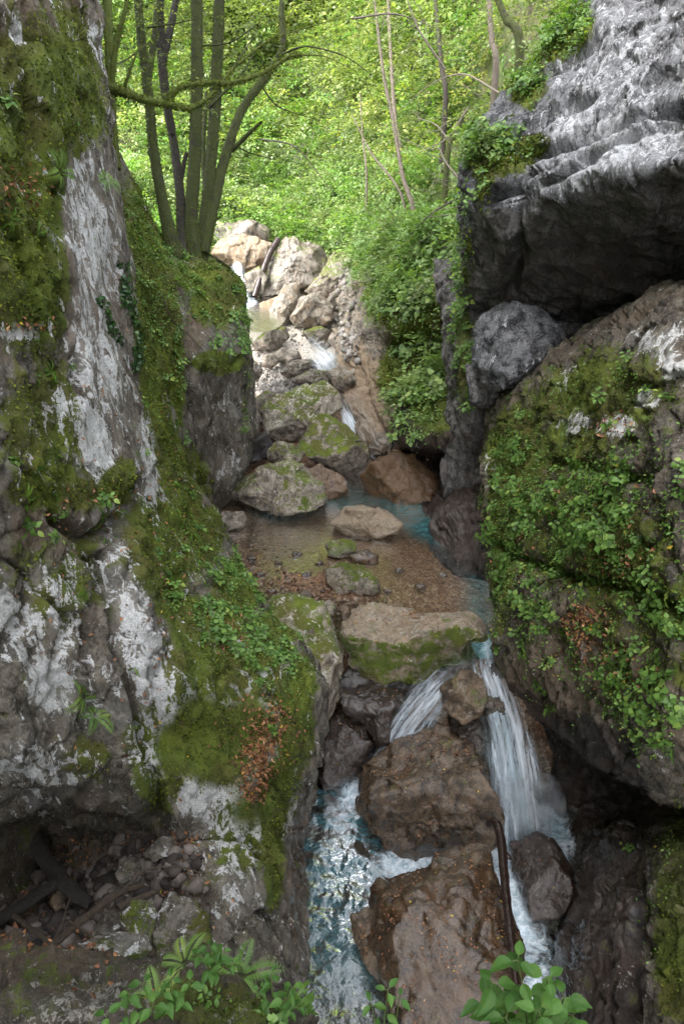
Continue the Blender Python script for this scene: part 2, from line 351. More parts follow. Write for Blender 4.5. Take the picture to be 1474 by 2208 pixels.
M['canopy'] = leaf_mat('sunny canopy leaves', [(0, (0.038, 0.058, 0.016)), (0.4, (0.095, 0.13, 0.036)), (0.75, (0.195, 0.235, 0.068)), (1, (0.38, 0.38, 0.12))], trans=0.5, tcol=(1.3, 1.45, 0.7))
M['strap'] = leaf_mat('strap fern fronds', [(0, (0.04, 0.09, 0.012)), (0.6, (0.085, 0.17, 0.022)), (1, (0.14, 0.23, 0.035))], rough=0.3, trans=0.25)
M['bankleaf'] = leaf_mat('bank leaves', [(0, (0.05, 0.10, 0.026)), (0.45, (0.13, 0.22, 0.06)), (0.8, (0.23, 0.34, 0.105)), (1, (0.36, 0.44, 0.15))], trans=0.38)
M['ivy'] = leaf_mat('ivy leaves', [(0, (0.012, 0.035, 0.010)), (0.7, (0.03, 0.075, 0.022)), (1, (0.06, 0.12, 0.03))], rough=0.3, trans=0.15)
M['mossfuzz'] = leaf_mat('moss tufts', [(0, (0.022, 0.034, 0.005)), (0.5, (0.08, 0.11, 0.012)), (1, (0.19, 0.22, 0.025))], rough=0.9, trans=0.3, tcol=(1.2, 1.2, 0.6))
M['litter'] = leaf_mat('fallen leaf litter', [(0, (0.06, 0.028, 0.016)), (0.4, (0.20, 0.09, 0.045)), (0.75, (0.36, 0.17, 0.07)), (0.92, (0.42, 0.28, 0.16)), (1, (0.5, 0.36, 0.04))], rough=0.6, trans=0.1, tcol=(1.2, 1, 0.7))
M['stem'] = leaf_mat('green stems', [(0, (0.05, 0.08, 0.02)), (1, (0.10, 0.12, 0.03))], trans=0.05)
M['bark'] = bark_mat('mossy bark', (0.018, 0.014, 0.010), (0.085, 0.066, 0.05), (0.012, 0.018, 0.003), (0.075, 0.092, 0.012), 0.42)
M['mossbark'] = bark_mat('thickly mossed bark', (0.03, 0.025, 0.012), (0.09, 0.075, 0.04), (0.035, 0.05, 0.006), (0.16, 0.20, 0.022), 0.62)
M['darkbark'] = bark_mat('dark bark', (0.018, 0.014, 0.011), (0.07, 0.058, 0.045), (0.012, 0.018, 0.003), (0.055, 0.07, 0.010), 0.14)
M['greybark'] = bark_mat('grey brown bark', (0.07, 0.055, 0.042), (0.22, 0.18, 0.14), (0.03, 0.035, 0.008), (0.09, 0.10, 0.018), 0.16)
M['twig'] = bark_mat('bare twig bark', (0.14, 0.115, 0.085), (0.34, 0.29, 0.23), (0.06, 0.07, 0.02), (0.10, 0.11, 0.03), 0.0)
M['deadwood'] = bark_mat('dead wood', (0.045, 0.032, 0.022), (0.17, 0.125, 0.085), (0.03, 0.035, 0.01), (0.06, 0.07, 0.015), 0.0)
mm = NT('wet black wood'); M['wetwood'] = mm.surf(mm.n('ShaderNodeBsdfPrincipled', {'Base Color': mm.mix(mm.noise(mm.n('ShaderNodeTexCoord').outputs['Object'], 20, 5, 0.7), (0.008, 0.005, 0.004), (0.04, 0.022, 0.016)), 'Roughness': 0.22,
    'Normal': mm.n('ShaderNodeBump', {'Strength': 0.5, 'Distance': 0.03, 'Height': mm.noise(mm.n('ShaderNodeTexCoord').outputs['Object'], 12, 6, 0.7)})}))
M['pool'] = water_mat('clear pool water', (0.88, 0.93, 0.92), (0.06, 0.20, 0.21), 5.0, 0.2, ior=1.15)
M['lower'] = water_mat('rippled deep water', (0.70, 0.84, 0.84), (0.045, 0.125, 0.145), 2.6, 0.2, ior=1.65, rgh=0.12)
M['flow'] = flow_mat('white water')
M['pebble'] = stone_mat('pebbles', [(0.1, (0.035, 0.021, 0.013)), (0.45, (0.095, 0.055, 0.03)), (0.75, (0.17, 0.11, 0.07)), (0.95, (0.30, 0.25, 0.20))], 0.35)
M['palepebble'] = stone_mat('pale gravel', [(0.1, (0.09, 0.08, 0.07)), (0.5, (0.17, 0.155, 0.135)), (0.9, (0.30, 0.275, 0.245))])
M['rubble'] = stone_mat('rubble stones', [(0.1, (0.022, 0.017, 0.014)), (0.5, (0.062, 0.050, 0.041)), (0.93, (0.22, 0.19, 0.165))], 0.85)  # tone lowered to put the hollow's shade into the stones

def near_leaf(name):
    m = NT(name); tc = m.n('ShaderNodeTexCoord').outputs['Object']
    col = m.ramp(m.attr('rnd'), [(0, (0.028, 0.075, 0.014)), (0.5, (0.065, 0.155, 0.030)), (1, (0.12, 0.24, 0.05))])
    a = m.noise(tc, 60, 4, 0.6); b = m.noise(tc, 11, 3, 0.6)
    col = m.mix(m.math('MULTIPLY', m.step(b, .5, .75), .5), col, (0.12, 0.17, 0.035)); col = m.mix(m.math('MULTIPLY', a, .35), col, (0.02, 0.05, 0.01))
    bp = m.n('ShaderNodeBump', {'Strength': 0.5, 'Distance': 0.01, 'Height': a})
    b_ = m.n('ShaderNodeBsdfPrincipled', {'Base Color': col, 'Roughness': 0.5, 'Specular IOR Level': 0.25, 'Normal': bp})
    t = m.n('ShaderNodeBsdfTranslucent', {'Color': m.n('ShaderNodeMix', {0: 1.0, 6: col, 7: (1.5, 1.6, .5)}, data_type='RGBA', blend_type='MULTIPLY').outputs[2]})
    return m.surf(m.n('ShaderNodeMixShader', {0: 0.3, 1: b_.outputs[0], 2: t.outputs[0]}))
M['nearleaf'] = near_leaf('near leaves')

# ------------------------------------------------------------------ the gorge: cliffs, hillside, stream bed
def ledges(q, f, seed):                          # little shelves: the face leans out, then is cut back under
    t = -q[:, 2] * f + 1.6 * fbm(q * .7, 3, seed) + 40
    t = t - np.floor(t); return (t ** 1.4 - .5) * sstep(-.35, .2, perlin(q * 1.3 + 7, seed + 4))
def relief_left(v, px, py):
    q = v @ np.array([[0.9, 0, 0.45], [0, 1, 0], [-0.45, 0, 0.9]]).T * (1.0, 1.0, 0.42)
    r = 0.42 * fbm(q * 0.55, 4, 3) + 0.16 * fbm(q * 1.6, 4, 9, True) + 0.10 * facets(q * 1.5, 2) + 0.045 * facets(v * 4.5, 4) + 0.022 * fbm(v * 9, 3, 6)
    smooth = np.clip(blobs(px, py, [(210, 500, 95, 260, -8, 1), (240, 830, 95, 230, -8, .8)]), 0, 1)
    fine = 0.20 * fbm(q * np.array([1.6, 1.6, .7]), 4, 12) + 0.05 * fbm(q * 4, 3, 15, True) + 0.012 * fbm(v * 12, 3, 5)
    r = r + .07 * ledges(q, 1.5, 48)
    ck = .16 * cracks(q * .9, 16, .03) + .07 * cracks(q * 2.4, 18, .035)
    return r * (1 - smooth) + fine * smooth - ck * (1 - .7 * smooth)
left_rows = [
 [(-300,-200,6.5),(-100,-200,7.5),(40,-200,9),(120,-200,10.5),(168,-200,12),(150,-200,15),(80,-200,20)],
 [(-300,0,6.3),(-80,0,7.3),(60,0,9),(140,0,10.5),(187,0,12),(168,0,15),(100,0,20)],
 [(-300,300,6),(-60,300,7),(90,300,8.8),(180,300,10.3),(230,300,12),(215,300,15),(150,300,20)],
 [(-300,560,6),(-50,560,7),(100,560,8.6),(205,560,10.2),(275,560,12.5),(262,560,15.5),(200,560,20)],
 [(-300,800,6),(-50,800,7),(120,800,8.6),(240,800,10.5),(335,800,13.5),(322,800,16),(260,800,20)],
 [(-300,1000,6.2),(-40,1000,7),(150,1000,8.6),(300,1000,10.8),(405,1000,15),(395,1000,17.5),(350,1000,21)],
 [(-300,1150,6.4),(-40,1150,7.2),(180,1150,8.8),(340,1150,11),(474,1150,16),(470,1150,18.6),(430,1150,22)],
 [(-300,1330,6.6),(-20,1330,7.5),(220,1330,9),(420,1330,11.3),(562,1330,13.8),(568,1330,17),(540,1330,21)],
 [(-300,1480,7),(0,1480,7.8),(250,1480,9.2),(480,1480,11.2),(664,1480,13),(664,1480,16.2),(640,1480,19)],
 [(-300,1600,7.2),(0,1600,8),(260,1600,9.5),(470,1600,11),(650,1600,12.5),(664,1600,16.3),(640,1610,19)],
 [(-300,1670,7.4),(0,1670,8.3),(255,1670,9.6),(460,1680,10.7),(614,1680,12.3),(662,1690,16.6),(640,1700,19)],
 [(-300,1745,8.2),(0,1745,9.2),(235,1745,10.4),(440,1740,10.6),(604,1750,12.3),(652,1760,16.2),(630,1770,18)],
 [(-300,1790,11.2),(0,1790,12.2),(240,1790,12.2),(425,1800,10.8),(600,1800,12.2),(650,1810,15.7),(620,1810,17)],
 [(-300,1900,10.6),(0,1900,11.5),(230,1900,11.4),(425,1900,10.4),(600,1900,12.0),(652,1900,14.95),(620,1900,16)],
 [(-300,2050,9.4),(0,2050,9.9),(230,2050,9.9),(440,2050,10.3),(604,2050,11.8),(648,2050,13.7),(620,2050,14.5)],
 [(-300,2300,8),(0,2300,8.2),(230,2300,8.4),(430,2300,9.6),(600,2300,11.0),(640,2300,12.2),(610,2300,13)]]
patch('cliff', 'left', left_rows, 400, 760, M['cliff'], relief_left,
  grooves=[([(200,1180),(245,1260),(270,1400),(330,1640),(345,1760)], 16, .45), ([(300,1090),(240,1190),(205,1310),(200,1420)], 14, .3), ([(0,1380),(60,1330),(70,1250)], 12, .25),
           ([(130,1120),(210,1160),(270,1120),(300,1050)], 14, .4), ([(250,300),(300,480),(330,700)], 14, .25), ([(350,780),(390,960),(430,1100)], 14, .3), ([(120,420),(110,600),(160,700),(165,850)], 12, .22),
           ([(400,1250),(480,1400),(520,1500)], 20, .12), ([(330,1460),(360,1600),(380,1730)], 16, .25)],
  moss=[(-180,600,150,700,0,.8),(-150,1400,130,300,0,.5),(60,300,140,330,0,.9),(180,170,60,220,-8,.7),(60,620,110,150,0,1.3),(100,900,120,160,10,.7),(250,1040,40,60,25,1.9),(120,1060,120,60,0,.8),(330,840,30,300,-8,1.2),(400,1050,30,180,-14,1.0),(350,1180,90,140,-10,.9),
        (470,1480,150,170,20,.95),(560,1650,110,160,10,1.0),(430,1620,90,110,0,1.2),(520,1260,60,90,35,1.3),(590,1370,50,90,35,1.3),(645,1490,40,90,10,1.2),(640,1590,40,80,0,1.0),(450,1150,40,70,0,1.0),(600,1720,40,80,0,.9),(120,1250,130,110,0,.5),(330,1640,60,140,-10,.8),(590,1830,26,160,0,1.2),(520,1800,80,90,0,.6),(190,1640,60,60,0,.5),(400,1330,60,60,0,.6),(210,500,80,200,-8,-1.0),(220,800,70,200,-8,-1.2)],
  white=[(205,500,60,190,-10,.72),(215,760,60,170,-14,.70),(205,960,44,110,-22,.95),(320,960,28,90,-5,.75),(330,1060,20,50,0,.8),(210,90,30,60,-20,.6),(30,60,20,60,-20,.8),(50,710,70,30,-5,1.0),(80,510,40,40,0,.7),(120,870,40,60,20,.5),
         (285,1330,50,190,-14,.75),(100,1350,80,160,0,.6),(110,1480,60,70,0,.8),(350,1560,80,140,25,.75),(10,1310,30,90,0,.8),(60,1660,150,60,-8,.6),(330,1420,40,70,20,.6),(560,1760,90,90,0,.55),(500,1880,90,110,0,.3),(500,1640,150,180,20,.72),(590,1700,50,90,0,.4),(420,1720,60,40,10,.6),(200,1940,280,140,0,-.45),(250,1080,40,60,0,.3)],  # negative ellipse low down paints the hollow darker for shade
  wet=[(640,1850,32,230,0,1.0),(655,1620,14,100,0,.6),(120,1830,260,50,0,.3)],
  brown=[(100,80,120,150,0,1.2),(200,620,90,260,0,.5),(100,1150,120,90,0,.5),(560,1600,60,110,20,.7),(200,1950,260,150,0,.8),(640,1850,32,230,0,.8)],
  base=(.16,.22,0,.1), label='tall mossy limestone cliff with a bare pale band on the near side of the gorge', raised=((-.3, 0, 3), (-1.5, 0, 8), (-2, 0, 12)))  # unseen top rows raised to keep direct sun off the gorge

def relief_mild(v, px, py):
    q = v * (1, 1, 0.55)
    return 0.30 * fbm(q * 0.6, 4, 23) + 0.12 * fbm(q * 1.7, 4, 29, True) + 0.06 * facets(q * 1.8, 12) + 0.02 * fbm(v * 7, 3, 26) - .12 * cracks(q * .8, 27, .03)
ledge_rows = [
 [(170,330,22),(270,430,26),(340,520,27),(410,570,27),(470,600,27),(520,640,27),(520,680,28),(500,700,30)],
 [(190,250,18),(270,380,20),(335,500,21),(400,548,21.5),(450,562,21.5),(498,592,21.5),(515,620,23),(500,640,26)],
 [(190,450,15.5),(270,520,17),(340,600,18.5),(410,640,19.5),(460,660,20),(522,690,20.5),(530,700,22.5),(515,720,26)],
 [(200,700,15),(280,740,16),(350,760,17.5),(410,770,19),(470,770,19.5),(532,775,20.5),(535,780,22.5),(515,790,26)],
 [(240,850,15),(300,860,16),(360,870,17.5),(415,870,19.3),(470,870,20),(528,880,21),(536,880,23),(515,880,26)],
 [(280,1000,15.5),(340,990,17),(390,990,18.5),(425,985,19.8),(470,985,20.8),(524,990,21.8),(528,990,23.5),(505,990,27)],
 [(350,1120,17),(380,1110,18),(410,1105,19.5),(440,1100,20.8),(462,1098,21.5),(474,1095,22.2),(472,1095,23.5),(460,1095,27)],
 [(350,1200,17.5),(390,1190,18.5),(420,1180,19.8),(445,1165,20.6),(460,1160,20.8),(470,1150,21.2),(470,1140,23),(460,1140,27)]]
patch('cliff', 'ledge', ledge_rows, 220, 240, M['cliff'], relief_mild,
  grooves=[([(440,800),(470,900),(450,1000)], 10, .25), ([(400,790),(420,900),(440,1050)], 9, .3)],
  moss=[(320,620,60,260,-8,1.3),(470,640,70,70,0,1.2),(440,590,80,40,0,1.0),(370,820,30,180,0,1.0),(420,1040,40,100,-10,.8),(470,780,70,30,0,1.0)],
  white=[(500,1010,30,60,0,.6),(490,860,40,40,0,.3)], wet=[(470,950,60,150,0,.25),(470,1120,40,40,0,.9)], brown=[(470,620,60,40,0,.9),(410,720,40,60,0,.8)],
  base=(.15,.08,0,0), label='grey smoothed rock wall below the mossy ledge that carries the tree clump')

def relief_knob(v, px, py):
    q = v * (1, 1, 0.9)
    up = sstep(470, 330, py - (px - 1250) * -0.28)
    big = 0.30 * fbm(q * 0.5, 3, 43) + 0.12 * facets(q * 0.8, 33)
    q2 = v @ np.array([[.85, 0, .52], [0, 1, 0], [-.52, 0, .85]]).T * (.75, .75, 1.25)
    knob = 0.10 * facets(q2 * 1.0, 31) + 0.12 * fbm(q2 * 1.6, 4, 37) + 0.10 * facets(q2 * 2.5, 35) + 0.055 * facets(q2 * 5.5, 30) + 0.018 * fbm(v * 9, 3, 36) + .13 * ledges(q2, 1.1, 45) + .07 * ledges(q2 + 3, 2.3, 47) - .14 * cracks(q2 * 1.7, 32, .06) - .07 * cracks(q2 * 3.6, 34, .06)
    flat = 0.10 * fbm(q * np.array([1.5, 1.5, 3]), 5, 38, True) + 0.06 * facets(q * 2.2, 39)
    knob = .62 * knob + .10 * fbm(q2 * np.array([.5, .5, 2.2]), 4, 46, True)
    return big + knob * up + flat * (1 - up)
over_rows = [
 [(1400,-200,20),(1360,-200,16),(1420,-200,14.5),(1500,-200,12.5),(1650,-200,10),(1850,-200,8)],
 [(1290,0,19),(1268,0,15.5),(1340,0,14),(1420,0,12.3),(1600,0,10),(1850,0,7.5)],
 [(1130,220,19),(1105,200,15.8),(1200,200,13.8),(1330,200,12),(1550,200,9.8),(1850,200,7.5)],
 [(1040,340,19),(1020,330,16),(1120,330,13.8),(1260,330,12),(1500,330,9.8),(1850,330,7.3)],
 [(1030,440,19.5),(1003,440,16),(1120,430,13.6),(1280,400,11.8),(1474,360,9.9),(1850,300,7.3)],
 [(1010,550,20),(990,540,16.9),(1120,550,15.2),(1280,540,13.8),(1474,500,12.2),(1850,480,9.6)],
 [(1015,650,21),(1000,625,17.6),(1130,645,16.6),(1290,655,15.4),(1474,590,13.4),(1850,560,10.6)],
 [(1030,690,22),(1020,680,19),(1150,700,18.6),(1300,700,17.4),(1474,640,15.4),(1850,620,13)]]
patch('cliff', 'over', over_rows, 500, 520, M['pale'], relief_knob,
  grooves=[([(1090,170),(1200,150),(1290,110)], 14, .3), ([(1110,330),(1180,250),(1270,210)], 10, .3), ([(1060,440),(1150,330),(1200,320),(1330,280),(1474,240)], 10, .35), ([(1170,400),(1300,330),(1474,260)], 8, .2), ([(1100,420),(1130,540),(1080,640)], 14, .3)],
  moss=[(1210,70,100,80,-35,1.3),(1130,180,60,70,-40,1.2),(1080,340,100,60,0,1.2),(1160,310,40,30,0,1.3),(1040,420,30,60,0,.8),(1010,560,18,120,0,.7)],
  white=[(1350,160,200,190,-15,.62),(1250,310,150,90,-10,.62),(1400,320,130,60,-20,.6),(1230,390,140,40,-18,.45),(1130,470,50,50,0,.4),(1100,620,40,60,0,-.5),(1250,560,260,90,0,-.9)],
  wet=[(1200,560,330,110,-8,.25)], brown=[(1250,590,260,90,0,.4)], base=(-.3,.0,0,0), label='pale knobbly limestone cliff overhanging a black recess', raised=((0.5, 0, 3), (4, 0, 5)))
M['shade'] = rock_mat('grey overhang rock', (0.070, 0.066, 0.063), (0.22, 0.207, 0.198), stain=(0.05, 0.035, 0.028), lichen=(0.40, 0.40, 0.41), bump=0.8)  # separate grey rock colour for the underside and recess
o = PATCH['over']
me = o.o.data; me.materials.append(M['shade'])
nfu = 419
vv = (o.py - 455 + (o.px - 1100) * 0.24 + 26 * perlin(o.v * 1.3, 8) + 10 * perlin(o.v * 4, 9)) > 0
fi = gridfaces(500, 520)
me.polygons.foreach_set('material_index', (vv[fi].sum(1) >= 2).astype(np.int32))

def relief_rough(v, px, py):
    q = v * (1, 1, 0.8)
    return 0.34 * fbm(q * 0.6, 4, 53) + 0.10 * facets(q * 1.3, 51) + 0.13 * fbm(q * 1.8, 5, 57, True) + 0.035 * facets(q * 4.2, 55) - .14 * cracks(q * .9, 56, .03) - .06 * cracks(q * 2.6, 54, .035) + .08 * ledges(q, 1.2, 49) + 0.018 * fbm(v * 9, 3, 58)
patch('cliff', 'recess', [
 [(940,560,21),(1010,560,20),(1150,560,19.5),(1300,560,18.5),(1480,540,16.5),(1700,500,14)],
 [(960,680,20.5),(1010,690,18.6),(1150,700,18),(1300,700,17),(1480,660,15.5),(1700,600,13.5)],
 [(960,800,20.5),(1005,790,18.4),(1080,790,17.8),(1200,780,17),(1400,740,16),(1700,700,13.5)],
 [(960,880,20.5),(1005,880,18.8),(1060,880,18.2),(1150,860,18),(1300,830,17.5),(1700,800,15)],
 [(960,1000,21),(1005,990,20.2),(1060,980,20),(1150,960,20),(1300,940,19),(1700,900,17)],
 [(960,1120,22),(1005,1110,21.6),(1060,1100,21),(1150,1060,20.8),(1300,1040,20),(1700,1000,18)]], 160, 130, M['shade'], relief_rough,
  moss=[(1000,760,24,180,0,1.0)], white=[(1060,760,60,60,0,.3)], base=(-.2,0,.1,.2), label='dark cleft of broken rock beneath the overhang')

right_rows = [
 [(1075,930,22),(1072,890,20),(1130,830,19),(1220,770,18),(1350,700,16),(1474,640,14),(1900,500,12)],
 [(1066,930,20),(1056,900,18),(1110,840,16.5),(1200,765,15),(1340,690,12.8),(1480,620,11),(1900,420,9)],
 [(1062,1000,20),(1050,990,17.6),(1120,960,15.5),(1220,920,13.4),(1350,870,11),(1480,830,9.4),(1900,750,7.5)],
 [(1070,1160,19),(1058,1150,17),(1130,1140,14.6),(1220,1120,12.4),(1340,1100,10.2),(1480,1080,8.6),(1900,1050,7)],
 [(1085,1310,18),(1072,1300,16.2),(1140,1300,13.8),(1230,1300,11.8),(1340,1290,10),(1480,1280,8.4),(1900,1250,7)],
 [(1105,1420,17),(1085,1420,15.5),(1150,1430,13.6),(1240,1440,11.8),(1350,1440,10),(1480,1440,8.6),(1900,1440,7)],
 [(1155,1520,16),(1142,1520,14.8),(1200,1560,13.4),(1280,1610,12),(1370,1640,10.6),(1480,1690,9.4),(1900,1750,8)],
 [(1195,1570,17.5),(1180,1560,17),(1240,1620,16.3),(1310,1660,15.8),(1390,1700,15),(1490,1740,14),(1900,1800,12)],
 [(1205,1750,17.2),(1212,1750,16.8),(1260,1750,16.4),(1320,1770,15.8),(1400,1780,14.6),(1490,1790,13.5),(1900,1840,12)],
 [(1230,1900,15.6),(1238,1890,15.2),(1265,1860,14.6),(1310,1820,13.8),(1390,1810,12.4),(1490,1820,11.3),(1900,1900,9)],
 [(1200,2050,13.9),(1206,2040,13.6),(1230,2020,12.8),(1290,1960,12),(1390,1950,11.2),(1490,1960,10.4),(1900,2000,8)],
 [(1190,2300,12.3),(1215,2300,12.0),(1240,2300,11.4),(1290,2300,10.6),(1390,2300,9.6),(1490,2300,8.8),(1900,2300,7.5)]]
patch('cliff', 'right', right_rows, 340, 640, M['cliff'], relief_rough,
  grooves=[([(1060,1170),(1200,1240),(1360,1270),(1474,1330)], 14, .3), ([(1200,1360),(1260,1500),(1330,1620)], 16, .3), ([(1380,1880),(1370,2000),(1340,2208)], 14, .5), ([(1180,1000),(1270,1010),(1400,1040)], 12, .2), ([(1110,1400),(1170,1500),(1260,1590)], 12, .25)],
  moss=[(1680,900,200,300,0,.6),(1650,1350,190,250,0,.6),(1250,900,260,130,-25,.6),(1100,1000,60,120,0,.6),(1080,1200,30,260,0,.5),(1250,1150,220,160,0,.5),(1400,1350,160,220,0,.4),(1460,2000,60,300,0,.8),(1250,800,120,40,-35,.3)],
  white=[(1330,920,50,30,-10,1.5),(1240,915,50,30,-10,1.2),(1400,740,64,38,10,.95),(1450,790,50,34,-10,1.0),(1460,720,30,20,0,.9),(1390,860,34,34,-30,1.1),(1220,810,24,60,30,.7),(1060,1020,22,60,0,.7),(1350,2080,60,160,0,.35),(1420,1900,70,60,0,.3)],
  wet=[(1240,2000,80,280,10,1.0),(1330,1850,240,200,0,.8),(1290,1480,120,120,30,.25)], brown=[(1260,1930,90,260,0,1.1),(1250,1420,140,120,0,.9),(1260,1340,60,50,0,.5),(1150,1480,100,80,0,.9)],
  base=(.12,-.1,0,.25), label='mossy cliff shoulder thick with leafy herbs on the far side of the falls')
o = PATCH['right']; me = o.o.data; me.materials.append(M['dark'])  # lower wall gets the rock with shade put into its colour
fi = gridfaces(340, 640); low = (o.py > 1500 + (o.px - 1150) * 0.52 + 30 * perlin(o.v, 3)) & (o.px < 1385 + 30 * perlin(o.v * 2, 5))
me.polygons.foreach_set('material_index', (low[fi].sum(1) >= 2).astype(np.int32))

bank_rows = [
 [(690,560,36),(760,540,33),(830,500,30),(900,480,27),(980,480,23),(1080,480,21)],
 [(712,620,33),(770,620,30),(820,620,27.5),(880,610,25),(960,600,22.5),(1080,600,20.5)],
 [(715,690,30),(760,700,28.5),(800,700,26.5),(860,695,24),(950,690,21.8),(1080,690,20)],
 [(722,740,28.8),(765,745,27.5),(815,745,26.2),(875,745,26.0),(950,740,24.6),(1080,730,20.5)],
 [(728,800,27.5),(775,795,26.3),(825,795,25.4),(880,790,24.4),(960,775,22.6),(1080,780,20.2)],
 [(748,870,25.8),(785,870,25),(830,880,24),(890,880,22),(960,880,21),(1080,880,20)],
 [(780,950,24.2),(815,955,23.6),(850,955,22.8),(890,950,21.3),(960,950,20.5),(1080,950,19.5)],
 [(800,990,23.9),(830,1000,23.8),(870,1000,24.4),(910,990,24.6),(970,980,23.6),(1080,990,22)],
 [(900,1060,22.9),(925,1060,22.9),(945,1050,22.6),(975,1040,21.8),(1015,1040,21),(1080,1050,20)],
 [(915,1120,21.8),(928,1115,21.6),(948,1110,21.0),(980,1110,20.3),(1030,1110,19.8),(1090,1120,19)],
 [(925,1170,20.9),(938,1175,20.7),(960,1185,20.2),(990,1195,19.8),(1030,1200,19.4),(1090,1210,18.5)],
 [(930,1220,20.6),(945,1225,20.4),(970,1235,20),(1000,1245,19.6),(1040,1250,19.2),(1090,1260,18.5)]]
patch('cliff', 'bank', bank_rows, 260, 300, M['palestone'], lambda v, px, py: 1.0 * relief_rough(v, px, py) + .12 * facets(v * .9, 61) + .06 * fbm(v * (1, 1, 4.5) * 1.2, 4, 59, True),
  grooves=[([(730,700),(770,780),(790,860),(840,960)], 9, .25), ([(800,640),(820,760),(860,860)], 9, .25)],
  moss=[(880,620,110,120,0,1.2),(880,780,60,110,30,1.4),(960,800,50,120,30,1.3),(820,560,80,60,0,1.1),(930,900,60,60,0,.6)],
  white=[(750,740,30,50,0,.3)], wet=[(770,900,40,70,-25,.9),(960,1120,70,110,0,.55),(820,970,60,40,0,.9),(960,1010,130,50,0,.5)], brown=[(780,840,50,120,-15,1.0),(940,940,110,110,0,1.0),(980,1100,70,110,0,1.2)],
  base=(.0,0,0,.15), label='smooth pinkish rock bank beside the upper stream, hung with plants')
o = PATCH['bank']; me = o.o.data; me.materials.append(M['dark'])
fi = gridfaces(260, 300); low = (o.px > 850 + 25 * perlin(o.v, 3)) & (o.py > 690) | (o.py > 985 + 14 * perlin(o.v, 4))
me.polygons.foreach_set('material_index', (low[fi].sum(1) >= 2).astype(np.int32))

hill_y = [-2200, -1200, -450, -250, 0, 200, 350, 450, 540, 600, 700]
hill_x = [-500, 150, 350, 500, 600, 720, 850, 1000, 1150, 1350, 1700]
hill_d = [[38,48,56,58,58,56,48,40,34,29,24],[42,56,60,62,64,60,52,42,35,30,25],[46,62,64,68,70,64,54,44,36,30,26],[44,60,62,65,68,62,52,42,34,28,24],[40,50,54,58,60,54,46,38,31,26,22],[36,42,46,50,52,47,41,35,29,25,21],[32,36,40,43,46,42,37,32,27,24,20],
          [29,32,35,38,41,38,34,29,25.5,23,20],[27,29,31,35,37,35.5,31.5,27.5,24.5,22.5,20],[26,27,29,34,35,34,30,26.5,24,22,20],[25,26,27,32,32.5,32,29,25.5,23,21.5,20]]
hill_rows = [[(x, y, d) for x, d in zip(hill_x, ds)] for y, ds in zip(hill_y, hill_d)]
patch('hillside', 'hill', hill_rows, 220, 220, M['soil'], lambda v, px, py: 1.0 * fbm(v * 0.22, 4, 63) + 0.25 * fbm(v * 0.9, 4, 66), moss=[(750,300,700,500,0,.6)], base=(.2,-.3,0,.2), label='steep wooded valley side')

bed_rows = [(z, y) for y, z in ((2400,-.8),(1900,-.8),(1700,-.35),(1620,.6),(1540,1.2),(1470,2.1),(1400,2.5),(1300,2.9),(1200,2.78),(1120,2.6),(1050,2.75),(960,3.5),(880,4.1),(800,4.75),(720,5.5),(650,5.95),(600,6.3))]
bx = [300, 420, 520, 620, 720, 820, 920, 1020, 1120, 1280]
rows = []
for z, y in bed_rows:
    r = []
    for x in bx:
        zz = z
        if 1030 < y < 1350:
            zz = {300: 3.2, 420: 3.06, 520: 2.94, 620: 2.92, 720: 2.95, 820: 2.86, 920: 2.72, 1020: 2.6, 1120: 2.4, 1280: 2.4}[x]
            if y < 1150: zz -= .05 if x < 600 else .3
        if 1380 < y < 1640 and 600 < x < 980: zz = {1400: 1.6, 1470: 1.2, 1540: .9, 1620: .4}[y]
        r.append((x, y, Z(zz)))
    rows.append(r)
rows = [[tuple((x, y, float(((z - 14) / ray(x, y)[2])))) for x, y, z in r] for r in rows]
patch('stream_bed', 'bed', rows, 220, 360, M['bed'], lambda v, px, py: 0.10 * fbm(v * 0.8, 4, 73) + 0.03 * fbm(v * 4, 3, 75), label='brown pebble bed of the stream')
p = PATCH['bed']
at = p.o.data.attributes.new('pale', 'FLOAT', 'POINT'); at.data.foreach_set('value', blobs(p.px, p.py, [(620,740,160,170,0,1.0),(640,830,110,30,0,1.0)]).astype(np.float32))

# ------------------------------------------------------------------ water
def ripple(v):                                  # crossing wavelets of several headings, stronger in some patches
    r = 0; w = .25 * np.stack([perlin(v * .9, 87), perlin(v * .9, 88), 0 * v[:, 0]], 1)
    for k, (a, f, h) in enumerate(((.3, 1.7, .035), (1.25, 2.6, .034), (2.2, 3.3, .026), (.8, 4.6, .020), (2.8, 6.1, .014), (1.7, 8.7, .008))):
        c, s = math.cos(a), math.sin(a); q = np.stack([(v[:, 0] * c + v[:, 1] * s) * f, (-v[:, 0] * s + v[:, 1] * c) * f * .62, np.full(len(v), k * 3.7)], 1) + w * f
        r = r + h * perlin(q, 90 + k)
    return .72 * r * (.75 + .6 * perlin(v * .6, 99))
def pool(name, x0, x1, y0, y1, z, nu, nv, mat, deep, foam, rip, label, within=None):
    gx, gy = np.meshgrid(np.linspace(x0, x1, nu), np.linspace(y0, y1, nv))
    v = P(gx.ravel(), gy.ravel(), Z(z)); px, py = gx.ravel(), gy.ravel()
    rp = np.clip(blobs(px, py, rip), 0, 1) if rip else np.ones_like(px)
    v[:, 2] += rp * (0.07 * fbm(v * 1.1, 3, 81) + ripple(v)) * (1 if mat is M['lower'] else 0.25)
    fc = gridfaces(nu, nv)
    if within: fc = fc[(blobs(px, py, within) > .12)[fc].all(1)]
    me = mesh(name, v, fc, mat, {'deep': np.clip(blobs(px, py, deep), 0, 1), 'foam': blobs(px, py, foam), 'rip': 0.25 + 0.75 * rp})
    return tag(link(name, me), label, kind='structure')
